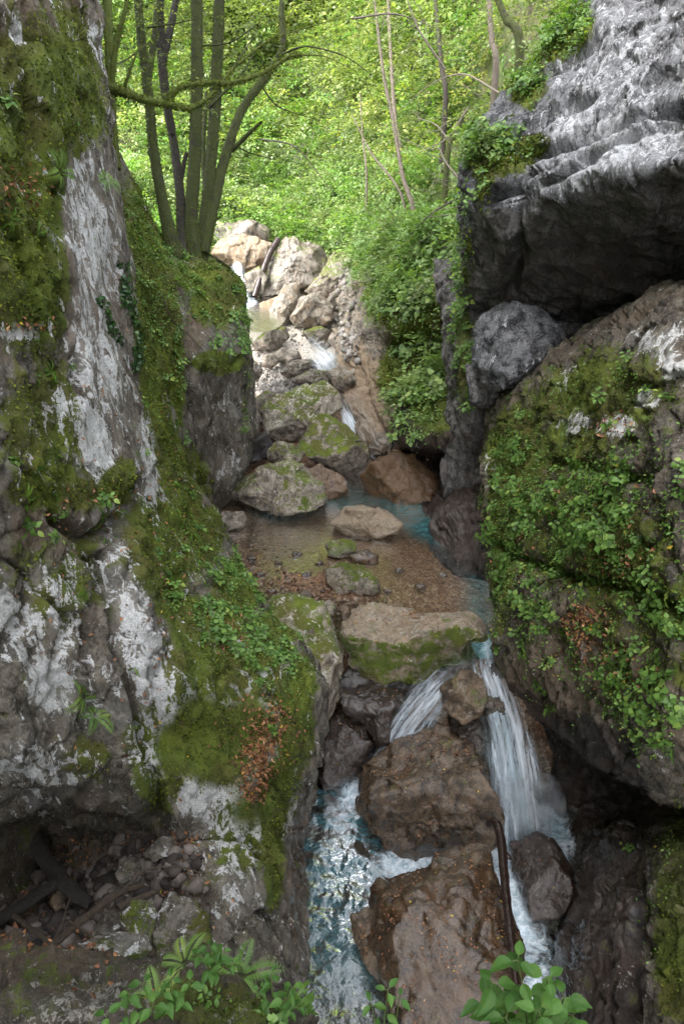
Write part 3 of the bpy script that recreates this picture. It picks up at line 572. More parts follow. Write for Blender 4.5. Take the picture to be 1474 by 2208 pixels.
pool('water', 560, 1290, 1640, 2420, 0.0, 420, 460, M['lower'],
  [(720,1780,160,180,0,.25),(760,1900,260,330,0,.55),(1150,2050,120,250,0,.3)],
  [(800,1690,80,60,-40,1.0),(760,1720,90,40,-40,.5),(900,1865,130,40,8,1.1),(1010,1860,60,60,0,1.0),(1060,1840,90,100,30,1.3),(1085,1930,50,130,-18,1.2),(1140,2050,70,140,-12,.9),(1170,1800,110,80,30,1.2),(700,2150,160,120,0,.22),(1150,2170,60,60,0,.8),(850,1900,90,40,0,.45),(720,1780,60,60,0,.25)],
  None, 'rippled blue green water of the lower pool')
pool('water', 430, 1140, 1000, 1420, 3.0, 200, 160, M['pool'],
  [(925,1105,130,62,20,.85),(760,1075,70,40,0,.35),(640,1095,100,26,-10,.3),(1055,1300,60,130,0,.4),(1000,1130,90,40,30,.4),(1065,1410,60,50,0,.5)],
  [(815,995,60,30,0,.7),(1050,1330,60,90,0,.25),(930,1095,14,10,0,.5),(1060,1395,40,40,0,.8)],
  [(1040,1280,80,150,0,1.0),(700,1110,190,60,0,.7),(900,1060,120,60,0,.8),(620,1200,60,110,0,.5)], 'clear shallow water of the upper pool over brown gravel', [(760,1180,340,215,0,1),(1062,1330,56,100,0,1)])
pool('water', 470, 660, 620, 725, 6.16, 90, 60, M['pool'], [(540,680,70,50,0,.5)], [(522,652,40,18,0,1.2)], [(560,670,120,60,0,.8)], 'small clear pool below the far waterfall', [(550,672,66,42,8,1)])

def flow(name, pts, foam, label, seed=0, nu=26, nv=90, bulge=0.10):
    """A run of falling water along (px, py, depth or Z, width in px)."""
    C = np.array([P(x, y, d) for x, y, d, _ in pts]); W = np.array([wd * ((c - CAM) @ FW) / F for (_, _, _, wd), c in zip(pts, C)])
    Cc = catmull(C, nv); Wc = catmull(W[:, None], nv)[:, 0]
    t = np.gradient(Cc, axis=0); L = np.concatenate([[0], np.cumsum(np.linalg.norm(np.diff(Cc, axis=0), axis=1))])
    t /= np.linalg.norm(t, axis=1)[:, None]
    toC = CAM - Cc; side = np.cross(t, toC); side /= np.linalg.norm(side, axis=1)[:, None]; nrm = np.cross(side, t)
    u = np.linspace(-1, 1, nu)
    V = Cc[:, None] + side[:, None] * (u[None, :, None] * Wc[:, None, None] * 0.5) + nrm[:, None] * ((1 - u ** 2)[None, :, None] * bulge - 0.02)
    V = V.reshape(-1, 3); fu = (u[None, :] * Wc[:, None]).ravel(); fv = np.repeat(L, nu)
    q = np.stack([fu * 4, fv * 0.8, np.full_like(fu, seed)], 1)
    n = fbm(q, 4, 90 + seed)
    V += np.repeat(nrm, nu, 0) * (n * 0.09)[:, None]
    edge = np.tile(1 - np.abs(u) ** 2.2, nv)
    fo = np.clip(foam * np.repeat(.42 + .58 * sstep(0, 1.5, L), nu) * (0.35 + 0.65 * edge) - 0.35 * (edge < 0.15), -0.3, 1.2) + n * 0.12
    me = mesh(name, V, gridfaces(nu, nv), M['flow'], {'fu': fu, 'fv': fv, 'foam': fo})
    return tag(link(name, me), label, kind='structure')
flow('waterfall', [(1052,1372,Z(3.02),66),(1046,1405,Z(2.97),96),(1050,1440,Z(2.85),110),(1068,1490,16.0,100),(1090,1560,15.7,108),(1104,1650,15.45,138),(1114,1730,15.5,164),(1122,1815,15.65,200)], .74, 'broad white waterfall beside the shaded cliff', 1, 40, 120, .16)
flow('waterfall', [(1090,1520,16.4,50),(1130,1600,16.1,90),(1150,1700,15.9,110),(1165,1810,15.8,120)], .46, 'thin veil of spray on the shaded edge of the broad waterfall', 5, 30, 90, .1)
flow('waterfall', [(1020,1412,16.5,46),(998,1434,16.3,72),(942,1484,16.3,92),(886,1552,16.4,104),(845,1610,16.6,60),(800,1670,Z(.12),66)], .70, 'slanting white chute between boulders', 2, 28, 90, .12)
flow('waterfall', [(1000,1425,16.3,46),(960,1480,16.25,70),(915,1560,16.3,76)], .5, 'thin side spill of the slanting chute', 7, 22, 60, .06)
flow('waterfall', [(1062,1500,15.9,40),(1072,1580,15.5,60),(1080,1660,15.3,80),(1086,1740,15.3,100),(1092,1830,15.4,120)], .58, 'inner strands of the broad waterfall beside the huge brown boulder', 8, 30, 90, .1)
flow('rapids', [(660,735,Z(6.0),40),(690,765,Z(5.7),60),(705,785,Z(5.5),62),(722,805,Z(5.15),34)], .8, 'white rapids between pale stones', 3, 18, 50, .06)
flow('rapids', [(728,858,Z(4.7),26),(745,895,Z(4.45),34),(765,935,Z(4.0),36),(790,970,Z(3.45),46),(820,990,Z(3.1),70)], .82, 'narrow white slide along the smooth pink rock', 4, 18, 60, .06)
flow('waterfall', [(505,560,33.6,34),(511,575,32.6,34),(515,600,32.1,36),(520,630,31.8,40),(522,652,Z(6.2),48)], .74, 'small white waterfall at the head of the stream', 6, 18, 50, .1)

# the gorge goes on behind the viewpoint: two unseen rough side walls, the near one raised to hold off sun, and the stream between them
def side(key, x, label):
    rows = [[(x * (1 + .12 * (z > 15) + .03 * z / 10) + (0.8 if x > 0 else -0.4) * math.sin(y * .5), y, z) for y in (9, 5, 1, -4, -10, -17, -26)] for z in ((38, 30, 22, 14, 8, 3, -2) if x < 0 else (24, 20, 16, 12, 6, 2, -2))]
    patch('cliff', key, rows, 90, 90, M['cliff'], relief_rough, world=True, base=(.4, 0, 0, .2), label=label)
side('lside', -4.9, 'near gorge wall continuing downstream behind the viewpoint')
side('rside', 7.2, 'far gorge wall continuing downstream behind the viewpoint')
gx, gy = np.meshgrid(np.linspace(-5, 8, 40), np.linspace(-26, 5.6, 80))
v = np.stack([gx.ravel(), gy.ravel(), -0.03 + 0.04 * perlin(np.stack([gx.ravel(), gy.ravel(), 0 * gx.ravel()], 1) * 2)], 1)
tag(link('water', mesh('water', v, gridfaces(40, 80), M['lower'], {'deep': np.full(len(v), .7), 'foam': np.zeros(len(v)), 'rip': np.ones(len(v))})), 'stream running on below the viewpoint', kind='structure')

# spray hanging beside the broad waterfall
mi = NT('fine spray'); tcm = mi.n('ShaderNodeTexCoord').outputs['Object']
hv = mi.n('ShaderNodeVolumePrincipled', {'Color': (0.95, 0.97, 1.0), 'Density': mi.math('MULTIPLY', mi.step(mi.noise(tcm, 2.2, 4, 0.6), 0.38, 0.75), 1.5)}); mi.t.links.new(hv.outputs[0], mi.out.inputs[1])
b0 = bmesh.new(); bmesh.ops.create_icosphere(b0, subdivisions=3, radius=1)
vv = np.array([q.co[:] for q in b0.verts]); ff = np.array([[q.index for q in t.verts] for t in b0.faces]); b0.free()
vv = vv * (.7, .45, .95) * (1 + .15 * perlin(vv * 1.5, 3))[:, None]
tag(link('spray_mist', mesh('spray_mist', vv, ff, mi.m), None, P(1145, 1735, 15.2)), 'fine spray beside the broad waterfall', kind='stuff')

# ------------------------------------------------------------------ boulders and stones: closed rocks grown from their measured outlines
_ico = {}
def ico(n):
    if n not in _ico:
        b = bmesh.new(); bmesh.ops.create_icosphere(b, subdivisions=n, radius=1)
        v = np.array([x.co[:] for x in b.verts]); f = np.array([[x.index for x in q.verts] for q in b.faces]); b.free(); _ico[n] = (v, f)
    return _ico[n]
def rock_mesh(outline, d, thick, seed, mat, sub=6, moss=0.0, mossmode='up', wet=0.0, white=0.0, brown=0.0, facet=1.0, zb=None, brow=None, name='boulder'):
    rng = np.random.default_rng(seed)
    o = np.array(outline, float); a = o; b = np.roll(o, -1, 0)
    cr = a[:, 0] * b[:, 1] - b[:, 0] * a[:, 1]; A = cr.sum() / 2
    c = ((a + b) * cr[:, None]).sum(0) / (6 * A)
    u, f = ico(sub)
    # rotate so that the poles of the icosphere fall anywhere
    q = rng.normal(size=(3, 3)); R, _ = np.linalg.qr(q); u = u @ R.T
    if np.linalg.det(R) < 0: f = f[:, ::-1]
    th = np.linspace(-np.pi, np.pi, 241); rad = np.zeros(241)
    for i, t in enumerate(th):
        dx, dy = math.cos(t), -math.sin(t)
        best = 1.0
        for (x0, y0), (x1, y1) in zip(a - c, b - c):
            ex, ey = x1 - x0, y1 - y0; den = dx * ey - dy * ex
            if abs(den) < 1e-9: continue
            s = (x0 * ey - y0 * ex) / den; k = (x0 * dy - y0 * dx) / den
            if s > 0 and -1e-6 <= k <= 1 + 1e-6: best = max(best, s)
        rad[i] = best
    ker = np.array([1, 2, 3, 2, 1]) / 9.0; rad[:-1] = sum(k * np.roll(rad[:-1], j - 2) for j, k in enumerate(ker)); rad[-1] = rad[0]
    mean = rad.mean() * d / F; T = thick * mean
    def soft(w, p=26):
        return np.sum(np.clip(w @ nrm.T / dist, 0, None) ** p, 1) ** (-1 / p)
    nrm = rng.normal(size=(13, 3)); nrm /= np.linalg.norm(nrm, axis=1)[:, None]
    nrm = np.concatenate([nrm, np.eye(3), -np.eye(3)]); dist = np.concatenate([rng.uniform(.60, .95, 13), np.ones(6)])
    sph = np.sqrt(u[:, 0] ** 2 + u[:, 1] ** 2); tt = np.arctan2(u[:, 1], u[:, 0])
    s = soft(u); eq = np.stack([np.cos(tt), np.sin(tt), 0 * tt], 1); se = soft(eq)
    s = (s / se ** (sph ** 2)) * facet + (1 - facet)
    R0 = np.interp(tt, th, rad) * d / F
    ctr = P(c[0], c[1], d); fwd = ctr - CAM; fwd /= np.linalg.norm(fwd)
    rt = np.cross(fwd, (0, 0, 1.0)); rt /= np.linalg.norm(rt); up = np.cross(rt, fwd)
    k = np.minimum(s * sph ** 0.86, 1.0) / np.maximum(sph, 1e-6)
    v = (rt * (R0 * k * u[:, 0])[:, None] + up * (R0 * k * u[:, 1])[:, None] - fwd * (T * s * u[:, 2])[:, None])
    if brow:                                     # flat top seen above the brow line, steep face below it
        q = v + ctr; qx, qy, qd = proj(q); yb = np.interp(qx, [b_[0] for b_ in brow], [b_[1] for b_ in brow])
        db = np.full(len(qx), d - T * .55); zt = CAM[2] + db * ray(qx, yb)[:, 2]; Yb = db * ray(qx, yb)[:, 1]
        dn = np.where(qy < yb, (zt - CAM[2]) / ray(qx, qy)[:, 2] , Yb / ray(qx, qy)[:, 1] + (qy - yb) / F * d * .25)
        wq = np.clip(u[:, 2], 0, 1) ** .35
        q = q + ray(qx, qy) * ((dn - qd) * wq)[:, None] * (u[:, 2] > 0)[:, None]; v = q - ctr
    w = v / mean; n = v / np.linalg.norm(v, axis=1)[:, None]
    dd = 0.10 * fbm(w * 1.1 + seed, 4, seed) + 0.10 * fbm(w * 1.5 + seed, 5, seed + 3, True) + 0.11 * facets(w * 1.5 + seed, seed + 1) - .06 * cracks(w * 1.3 + seed, seed + 9, .035)
    if sub >= 5: dd += 0.055 * facets(w * 3.4 + seed, seed + 2) + 0.012 * fbm(w * 9, 4, seed + 5, True)
    v = v + n * (dd * mean * 0.9)[:, None]
    me = mesh(name, v, f, mat)
    nn = np.zeros(len(v) * 3, np.float32); me.vertices.foreach_get('normal', nn); nn = nn.reshape(-1, 3)
    wp = v + ctr; up_ = nn[:, 2]
    if brow: up_ = np.where(proj(wp)[1] < np.interp(proj(wp)[0], [b_[0] for b_ in brow], [b_[1] for b_ in brow]) + 16 * fbm(wp * 2.5, 3, 3), .95, .0)
    big = fbm(wp * 0.9, 3, seed + 7)
    mo = moss * (sstep(.15, .75, up_ + .35 * big) if mossmode == 'up' else sstep(.55, .05, up_ - .3 * big) * sstep(-.5, .0, up_) + .2)
    zlow = wp[:, 2].min() if zb is None else zb
    wt = np.clip(wet + sstep(.40, .05, wp[:, 2] - zlow + .2 * big) * .9, 0, 1)
    for k2, arr in (('moss', mo + .05), ('white', white * sstep(-.2, .5, up_ + .4 * big) + 0 * mo), ('wet', wt), ('brown', brown + 0 * mo)):
        me.attributes.new(k2, 'FLOAT', 'POINT').data.foreach_set('value', np.asarray(arr, np.float32))
    return me, ctr, wp, nn
ROCKS = {}
def rock(key, label, outline, zb=None, d=None, thick=0.95, mat='boulder', cat='boulder', name=None, group=None, **kw):
    o = np.array(outline, float); seed = sum(ord(ch) * (i + 3) for i, ch in enumerate(key)) % 997
    if key[0] == 'u' and mat == 'boulder' and key not in ('u13',): mat = 'palestone'
    if d is not None and key[0] == 'u': d -= .35
    if d is None:
        i = o[:, 1].argmax(); dep = (zb - 14) / ray(o[i, 0], o[i, 1])[2]
        size = math.sqrt(np.ptp(o[:, 0]) * np.ptp(o[:, 1])) / 2 * dep / F
        d = dep + 0.45 * thick * size
    me, ctr, wp, nn = rock_mesh(outline, d, thick, seed, M[mat], zb=zb, name=name or cat.replace(' ', '_'), **kw)
    ob = link(name or cat.replace(' ', '_'), me, None, ctr); tag(ob, label, cat, group)
    p = Patch(); p.v = wp; p.n = nn; p.px, p.py, p.d = proj(wp); p.ar = np.ones(len(wp)); p.o = ob; ROCKS[key] = p
    return ob
R = rock
# around the lower pool
R('b1', 'huge brown boulder between the slanting chute and the broad waterfall', [(784,1700),(812,1655),(855,1600),(925,1566),(985,1588),(1030,1640),(1045,1690),(1074,1740),(1066,1780),(1030,1812),(960,1832),(905,1852),(872,1852),(820,1800),(788,1760)], 0.0, mat='brown', sub=6, moss=.05, wet=.55, thick=.95, facet=1.0, brown=.1)
R('b2', 'long wet brown boulder in front, streaked with gloss', [(790,1975),(850,1925),(900,1905),(940,1858),(980,1830),(1015,1833),(1040,1880),(1080,1930),(1102,2000),(1106,2100),(1090,2190),(1040,2260),(960,2240),(900,2185),(838,2120),(800,2060)], 0.0, mat='brown', sub=6, wet=1.0, thick=.9, brown=.3, facet=.8)
R('b3', 'small brown lobe of rock leaning on the long wet boulder', [(755,1985),(800,1965),(825,2000),(835,2060),(828,2110),(790,2072),(765,2025)], 0.0, mat='brown', wet=.3)
R('b4', 'round shiny wet boulder at the foot of the broad waterfall', [(1092,1850),(1130,1815),(1180,1815),(1215,1850),(1237,1900),(1215,1955),(1170,1970),(1140,1935),(1105,1885)], 0.0, mat='dark', wet=.9, brown=1.0)
R('b5', 'angular mossy boulder splitting the two falls', [(950,1490),(985,1455),(1010,1445),(1035,1465),(1046,1500),(1034,1540),(1002,1556),(960,1532)], 1.75, mat='brown', moss=.15, white=.3, wet=.2, d=16.0)
R('b6', 'dark wet boulder tucked under the angular mossy one', [(955,1530),(1040,1528),(1060,1575),(1062,1640),(1010,1620),(970,1580)], d=16.5, mat='dark', wet=.9, brown=.8)
R('b7', 'grey brown boulder with water pouring over it', [(1044,1505),(1072,1478),(1102,1512),(1110,1545),(1092,1566),(1062,1568),(1046,1552)], d=16.0, mat='brown', wet=.7)
R('b8', 'small wet stone at the lip of the broad waterfall', [(1048,1440),(1070,1428),(1088,1440),(1086,1462),(1062,1464)], d=16.2, mat='dark', wet=.8, sub=4)
R('b9', 'broad slab boulder with pale top and dark mossy front', [(737,1352),(775,1322),(830,1308),(900,1326),(960,1324),(1002,1308),(1032,1340),(1050,1388),(1020,1412),(960,1432),(905,1460),(830,1474),(772,1444),(742,1395)], d=17.3, sub=6, moss=.5, mossmode='front', white=.05, brown=.5, thick=1.1, brow=[(737,1368),(780,1372),(850,1392),(930,1358),(1000,1352),(1050,1372)])
R('b10', 'tall pale spotted boulder beside the herb covered slope', [(556,1318),(600,1290),(650,1283),(698,1306),(716,1350),(724,1420),(728,1480),(705,1540),(665,1580),(640,1500),(600,1420),(568,1360)], d=17.2, sub=6, moss=.5, white=.3, brown=.3, thick=.9)
R('b11', 'lumpy wet brown boulder left of the slanting chute', [(668,1600),(700,1550),(740,1530),(790,1556),(810,1610),(792,1650),(740,1682),(700,1694),(676,1650)], 0.0, mat='dark', wet=.75, brown=.9, sub=6)
R('b12', 'shiny dark boulder against the slanting chute', [(735,1500),(790,1478),(850,1490),(885,1510),(868,1560),(840,1612),(815,1604),(790,1560),(745,1542)], d=17.0, mat='dark', wet=.95, brown=.6)
R('b13', 'black wet rock in the shade under the slab boulder', [(715,1490),(760,1440),(900,1450),(935,1480),(880,1520),(760,1520)], d=17.9, mat='dark', wet=.95, brown=.4)
R('b14a', 'small round stone pinched between the two big brown boulders', [(1012,1822),(1024,1817),(1030,1825),(1026,1834),(1014,1833)], d=14.6, mat='brown', cat='stone', sub=3, wet=.3)
# in the upper pool
R('p1', 'greenish boulder alone on the pebble bar', [(704,1230),(740,1216),(782,1220),(812,1250),(817,1277),(780,1286),(725,1278),(707,1255)], 2.98, moss=.75, thick=.7)
R('p2', 'pale flat stone with a split edge in the clear pool', [(700,1172),(740,1162),(767,1172),(766,1196),(735,1205),(710,1197)], 2.98, moss=.6, thick=.7)
R('p3', 'small brown wet stone touching the pale flat one', [(748,1198),(790,1186),(815,1197),(813,1216),(770,1220)], 2.95, mat='brown', cat='stone', wet=.6, thick=.7, sub=4)
R('p4', 'low ochre boulder in mid pool with a wet skirt', [(718,1132),(745,1096),(782,1088),(830,1104),(872,1132),(852,1152),(800,1164),(745,1152)], 2.95, brown=.7, wet=.1, thick=.8)
R('p5', 'large brown boulder with orange stains by the pool inflow', [(780,1028),(820,994),(850,977),(892,984),(930,1020),(944,1056),(922,1078),(860,1090),(808,1080),(790,1052)], 2.95, mat='brown', sub=6, brown=1.0, wet=.25)
R('p6', 'large grey boulder with a water filled hollow on top', [(500,1058),(530,1030),(580,1003),(630,996),(662,1015),(690,1050),(694,1082),(660,1102),(610,1108),(560,1096),(520,1078)], 2.95, sub=6, moss=.45, white=.2, thick=.85)
R('p7', 'pinkish wet rock between the hollowed boulder and the inflow', [(640,1030),(690,1005),(740,1030),(750,1062),(715,1078),(670,1072)], d=22.9, mat='brown', wet=.5, brown=.8, thick=.7)
R('p8', 'small oval stone perched above the hollowed boulder', [(577,970),(600,952),(630,960),(653,982),(645,997),(610,1002),(582,995)], d=22.9, moss=.4)
R('p9', 'three sided mossy boulder pointing at the inflow', [(643,965),(665,925),(690,900),(712,897),(745,920),(780,955),(798,990),(776,1012),(740,1022),(690,1002)], d=23.6, sub=6, moss=.6, thick=.85)
R('p10', 'large boulder with mossy cap below the gravel bar', [(568,880),(590,858),(640,843),(700,826),(731,853),(734,880),(705,900),(670,922),(640,947),(600,954),(575,925)], d=25.0, sub=6, moss=.5, white=.4, thick=.9)
R('p11', 'narrow grey stone beside the mossy capped boulder', [(540,888),(555,878),(564,910),(556,938),(537,932)], d=24.6, cat='stone', sub=4)
R('p12', 'mossy stone on the edge of the gravel bar', [(545,862),(575,843),(602,852),(580,880),(550,886)], d=25.5, moss=.5, cat='stone', sub=4)
R('p13', 'dark rock in the gap under the mossy capped boulder', [(535,950),(575,930),(590,960),(575,990),(535,1000)], d=24.0, mat='dark', wet=.4, sub=4)
R('p14', 'pair of joined grey stones at the pool edge, the smaller one', [(466,1122),(480,1104),(498,1104),(492,1126),(474,1132)], 3.0, cat='stone', sub=4)
R('p15', 'rounded grey stone on the dark pool edge', [(483,1126),(500,1104),(526,1104),(532,1126),(516,1143),(492,1143)], 3.0, cat='stone', sub=4)
R('p16', 'small olive stone between tall boulder and slab', [(694,1302),(710,1292),(726,1310),(716,1330),(698,1324)], 3.0, cat='stone', sub=4, moss=.4)
R('p17', 'small brown stone behind the tall spotted boulder', [(638,1282),(660,1270),(676,1286),(660,1302),(645,1299)], 3.0, mat='brown', cat='stone', sub=4)
R('p18', 'upright wet stone between tall boulder and slab', [(729,1312),(745,1300),(757,1320),(742,1346)], 2.95, mat='brown', cat='stone', sub=4, wet=.5)
for k, (x, y, s) in enumerate(((560,1240,9),(600,1215,7),(640,1195,8),(585,1275,8),(545,1205,7),(660,1240,9),(690,1215,7),(860,1230,8),(905,1265,9),(835,1275,7),(955,1240,7),(620,1250,6))):
    an = np.linspace(0, 6.28, 8)[:-1] + .4 * k; R('q%d' % k, 'small wet stone breaking the surface of the clear pool', [(x + s * 1.5 * math.cos(a) * (1 + .2 * math.sin(3 * a + k)), y + s * .8 * math.sin(a)) for a in an], 2.96, mat='brown', cat='stone', sub=3, wet=.5, thick=.7, group='small stones in the clear pool')
R('p19', 'half sunk flat stone at the left shore', [(478,1200),(500,1192),(514,1202),(500,1210),(484,1210)], 3.0, cat='stone', sub=4)
# the upper stream
R('u1', 'cream boulder at the top of the narrow slide', [(708,802),(735,791),(763,805),(764,826),(742,851),(722,842),(711,821)], d=26.4, brown=.2, white=.2)
R('u2', 'flat speckled boulder behind the gravel bar', [(634,816),(670,797),(712,801),(727,831),(700,834),(650,828)], d=26.7, moss=.3)
R('u3', 'rounded tan boulder left of the white rapids', [(604,802),(630,779),(670,777),(687,790),(660,810),(620,814)], d=27.2, white=.2)
R('u4', 'long leaning greenish boulder on the left bank', [(541,738),(580,712),(616,707),(624,730),(592,752),(553,755)], d=28.6, moss=.4)
R('u5', 'tall slanted cream boulder beside the far pool', [(573,702),(585,665),(615,619),(642,614),(648,640),(632,680),(610,703)], d=30.2, white=.3, brown=.2)
R('u6', 'big cream boulder beside the slanted one', [(628,682),(650,645),(690,634),(714,660),(718,692),(680,707),(638,704)], d=30.0, sub=6, white=.4, brown=.2)
R('u7', 'flat mossy boulder above the white rapids', [(652,716),(690,704),(713,714),(702,736),(665,734)], d=29.0, moss=.6)
R('u8', 'small brown stone in the white rapids', [(678,742),(700,732),(714,745),(702,754)], d=28.3, cat='stone', sub=4, wet=.4, mat='brown')
R('u9', 'grey stone left of the rapids below the leaning boulder', [(588,766),(610,751),(642,759),(652,775),(620,784),(594,781)], d=28.0, cat='stone', sub=4)
R('u10', 'tan stone behind the big cream boulder', [(701,650),(720,628),(737,645),(732,670),(712,682)], d=30.6, sub=4)
R('u11', 'pale split boulder against the right bank', [(728,645),(758,612),(786,606),(792,650),(766,682),(735,692)], d=29.8, white=.2)
R('u12', 'dark ribbed rock face beside the far waterfall', [(560,632),(588,560),(618,515),(690,535),(708,580),(670,612),(625,628)], d=32.6, sub=6, mat='boulder', wet=.45, moss=.3, thick=.7)
R('u13', 'smooth grey green rock hump behind the cream boulders', [(655,625),(690,595),(720,548),(775,552),(788,590),(740,622),(700,642)], d=32.4, sub=6, moss=.6, wet=.3)
R('u14', 'tan layered rock shelf above the far waterfall', [(455,545),(478,520),(530,512),(588,528),(586,560),(545,585),(500,572)], d=33.8, sub=6, brown=.5, thick=.8)
R('u15', 'grey rock shelf higher above the far waterfall', [(450,512),(478,484),(540,478),(580,496),(582,528),(530,532),(470,536)], d=35.2, sub=5, wet=.4)
R('u16', 'squat block right of the far waterfall', [(529,592),(560,576),(578,600),(562,637),(533,633)], d=32.2, sub=4, wet=.3, moss=.4)
R('u17', 'ochre flat rock under the far pool surface', [(560,655),(600,640),(620,665),(585,685)], d=31.2, sub=4, brown=.9, thick=.5)
R('u18', 'small tan stone below the leaning greenish boulder', [(568,770),(590,762),(602,780),(585,795),(566,790)], d=27.8, sub=4, cat='stone')
R('u19', 'white edged stone on the left bank of the gravel bar', [(530,790),(552,780),(566,800),(555,822),(532,820)], d=26.8, sub=4, cat='stone', white=.4)
# the gorge side under the overhang
R('g1', 'large grey green boulder wedged beneath the overhang', [(1020,720),(1040,690),(1080,664),(1140,668),(1190,700),(1215,740),(1170,790),(1110,832),(1062,838),(1030,800)], d=16.6, mat='pale', sub=6, moss=-.4, white=.15)
R('g2', 'flat grey block in the recess above the leafy shoulder', [(1150,710),(1220,690),(1285,678),(1250,720),(1200,735)], d=17.2, mat='shade', thick=.7, white=.4)
R('g3', 'dark knobbly rock under the grey green boulder', [(1000,790),(1040,790),(1090,840),(1070,880),(1020,875)], d=17.8, mat='shade')
# hollow under the near cliff
R('c1', 'white lichen covered boulder among fallen branches', [(268,1962),(298,1945),(335,1958),(338,2010),(310,2042),(273,2030)], d=9.6, mat='cliff', white=.5, moss=.5)
R('c2', 'pale boulder with mossy side in the hollow', [(338,1995),(385,1930),(420,1955),(446,2000),(448,2050),(400,2092),(338,2062)], d=9.5, mat='cliff', white=.3, moss=1.0, mossmode='front')
R('c3', 'dark mossy boulder with a white top', [(135,2065),(168,2022),(250,2028),(312,2060),(322,2098),(200,2112),(140,2095)], d=8.6, mat='cliff', white=.6, moss=1.2, mossmode='front')
R('c4', 'rough grey boulder next to the mossy white topped one', [(70,2125),(100,2090),(150,2085),(185,2105),(180,2150),(90,2160)], d=8.0, mat='cliff', white=.4)
R('c5', 'rounded grey boulder behind the fallen branches', [(203,1998),(238,1965),(266,1990),(257,2032),(215,2034)], d=9.9, mat='cliff', white=.3)
R('c6', 'dusty boulder high in the rubble of the hollow', [(252,1872),(288,1846),(312,1878),(290,1905),(260,1900)], d=10.6, mat='cliff', white=.3)
R('c7', 'reddish stone at the left of the rubble', [(108,1935),(130,1920),(152,1935),(145,1962),(115,1962)], d=10.6, mat='brown', cat='stone', sub=4)
R('c8', 'long pale block at the mouth of the hollow', [(310,1830),(350,1808),(385,1818),(372,1845),(330,1850)], d=10.6, mat='cliff', white=.3, sub=5)

# ------------------------------------------------------------------ rock ledge right under the camera
front_rows = [
 [(-300,2080,9),(-100,2080,9),(80,2100,8.6),(200,2130,8.2),(320,2150,8),(450,2150,7.8),(570,2180,7.6),(650,2260,7.4),(720,2340,7.3)],
 [(-300,1990,7.6),(-100,2000,7.4),(60,2020,7.2),(180,2050,6.9),(310,2085,6.6),(440,2070,6.4),(560,2100,6.3),(640,2170,6.2),(700,2270,6.2)],
 [(-300,2060,6.4),(-100,2070,6.3),(60,2080,6.2),(180,2110,6.0),(310,2130,5.8),(440,2120,5.7),(550,2150,5.6),(630,2210,5.6),(690,2300,5.6)],
 [(-300,2150,5.8),(-100,2150,5.7),(60,2170,5.5),(180,2180,5.4),(310,2190,5.3),(440,2190,5.2),(545,2210,5.1),(620,2260,5.2),(680,2340,5.2)],
 [(-300,2320,5.2),(-100,2320,5.1),(60,2320,5.0),(180,2320,4.9),(310,2320,4.8),(440,2320,4.7),(540,2330,4.7),(610,2340,4.8),(670,2400,4.8)]]
patch('cliff', 'front', front_rows, 300, 180, M['ledge'], lambda v, px, py: .22 * fbm(v * 0.9, 4, 103) + .10 * facets(v * 1.5, 104) + .06 * fbm(v * 4, 4, 109) + .07 * fbm(v * 2.6, 4, 105, True) + .045 * facets(v * 5, 106) - .08 * cracks(v * 1.6, 108, .05) + .008 * fbm(v * 20, 3, 107),
  moss=[(100,2100,60,40,0,.3),(420,2160,140,50,0,.7),(520,2200,90,60,0,.6)], white=[(260,2140,120,60,-20,.4),(120,2180,120,60,-25,.45),(500,2190,60,40,0,.4)], brown=[(60,2060,160,60,0,.9)], base=(.22,.12,.05,.3),
  label='near rock ledge in front of the hollow with leafy plants on it')

# ------------------------------------------------------------------ leaves and plants
UPV = np.array([0, 0, 1.0])
def norm(a): return a / np.maximum(np.linalg.norm(a, axis=-1, keepdims=True), 1e-9)
# leaf templates: x along the leaf, y across, z up; (verts, quads)
def leaf_tpl(rows, wid, fold=0.15, droop=0.25, cols=3):
    xs = np.linspace(0, 1, rows); V = []
    for i, x in enumerate(xs):
        for c in np.linspace(-1, 1, cols):
            V.append((x, c * wid(x), fold * abs(c) * wid(x) * 2 - droop * x * x))
    return np.array(V), gridfaces(cols, rows)
T_DIA = (np.array([(0, 0, 0), (.45, -.30, .07), (1, 0, -.10), (.45, .30, .07)]), np.array([[0, 1, 2, 3]]))
T_HEART = leaf_tpl(6, lambda x: [0.12, .44, .46, .34, .17, 0.0][int(round(x * 5))], .12, .22)
T_OVAL = leaf_tpl(5, lambda x: [0.02, .26, .33, .22, 0.0][int(round(x * 4))], .15, .25)
T_IVY = leaf_tpl(4, lambda x: [.35, .5, .28, 0.0][int(round(x * 3))], .08, .1)
T_CURL = leaf_tpl(3, lambda x: [0.04, .30, .02][int(round(x * 2))], .5, -.25)
def frames(d, n):                                # frames with x along d and z close to n
    d = norm(d); y = norm(np.cross(n, d)); z = np.cross(d, y); return np.stack([d, y, z], 1)
def leaves(pos, d, n, size, tpl):
    tv, tf = tpl; Fm = frames(d, n); size = np.broadcast_to(size, (len(pos),))
    V = np.einsum('kj,njl->nkl', tv, Fm) * size[:, None, None] + pos[:, None]
    f = tf[None] + (np.arange(len(pos)) * len(tv))[:, None, None]
    return V.reshape(-1, 3), f.reshape(-1, tf.shape[1])
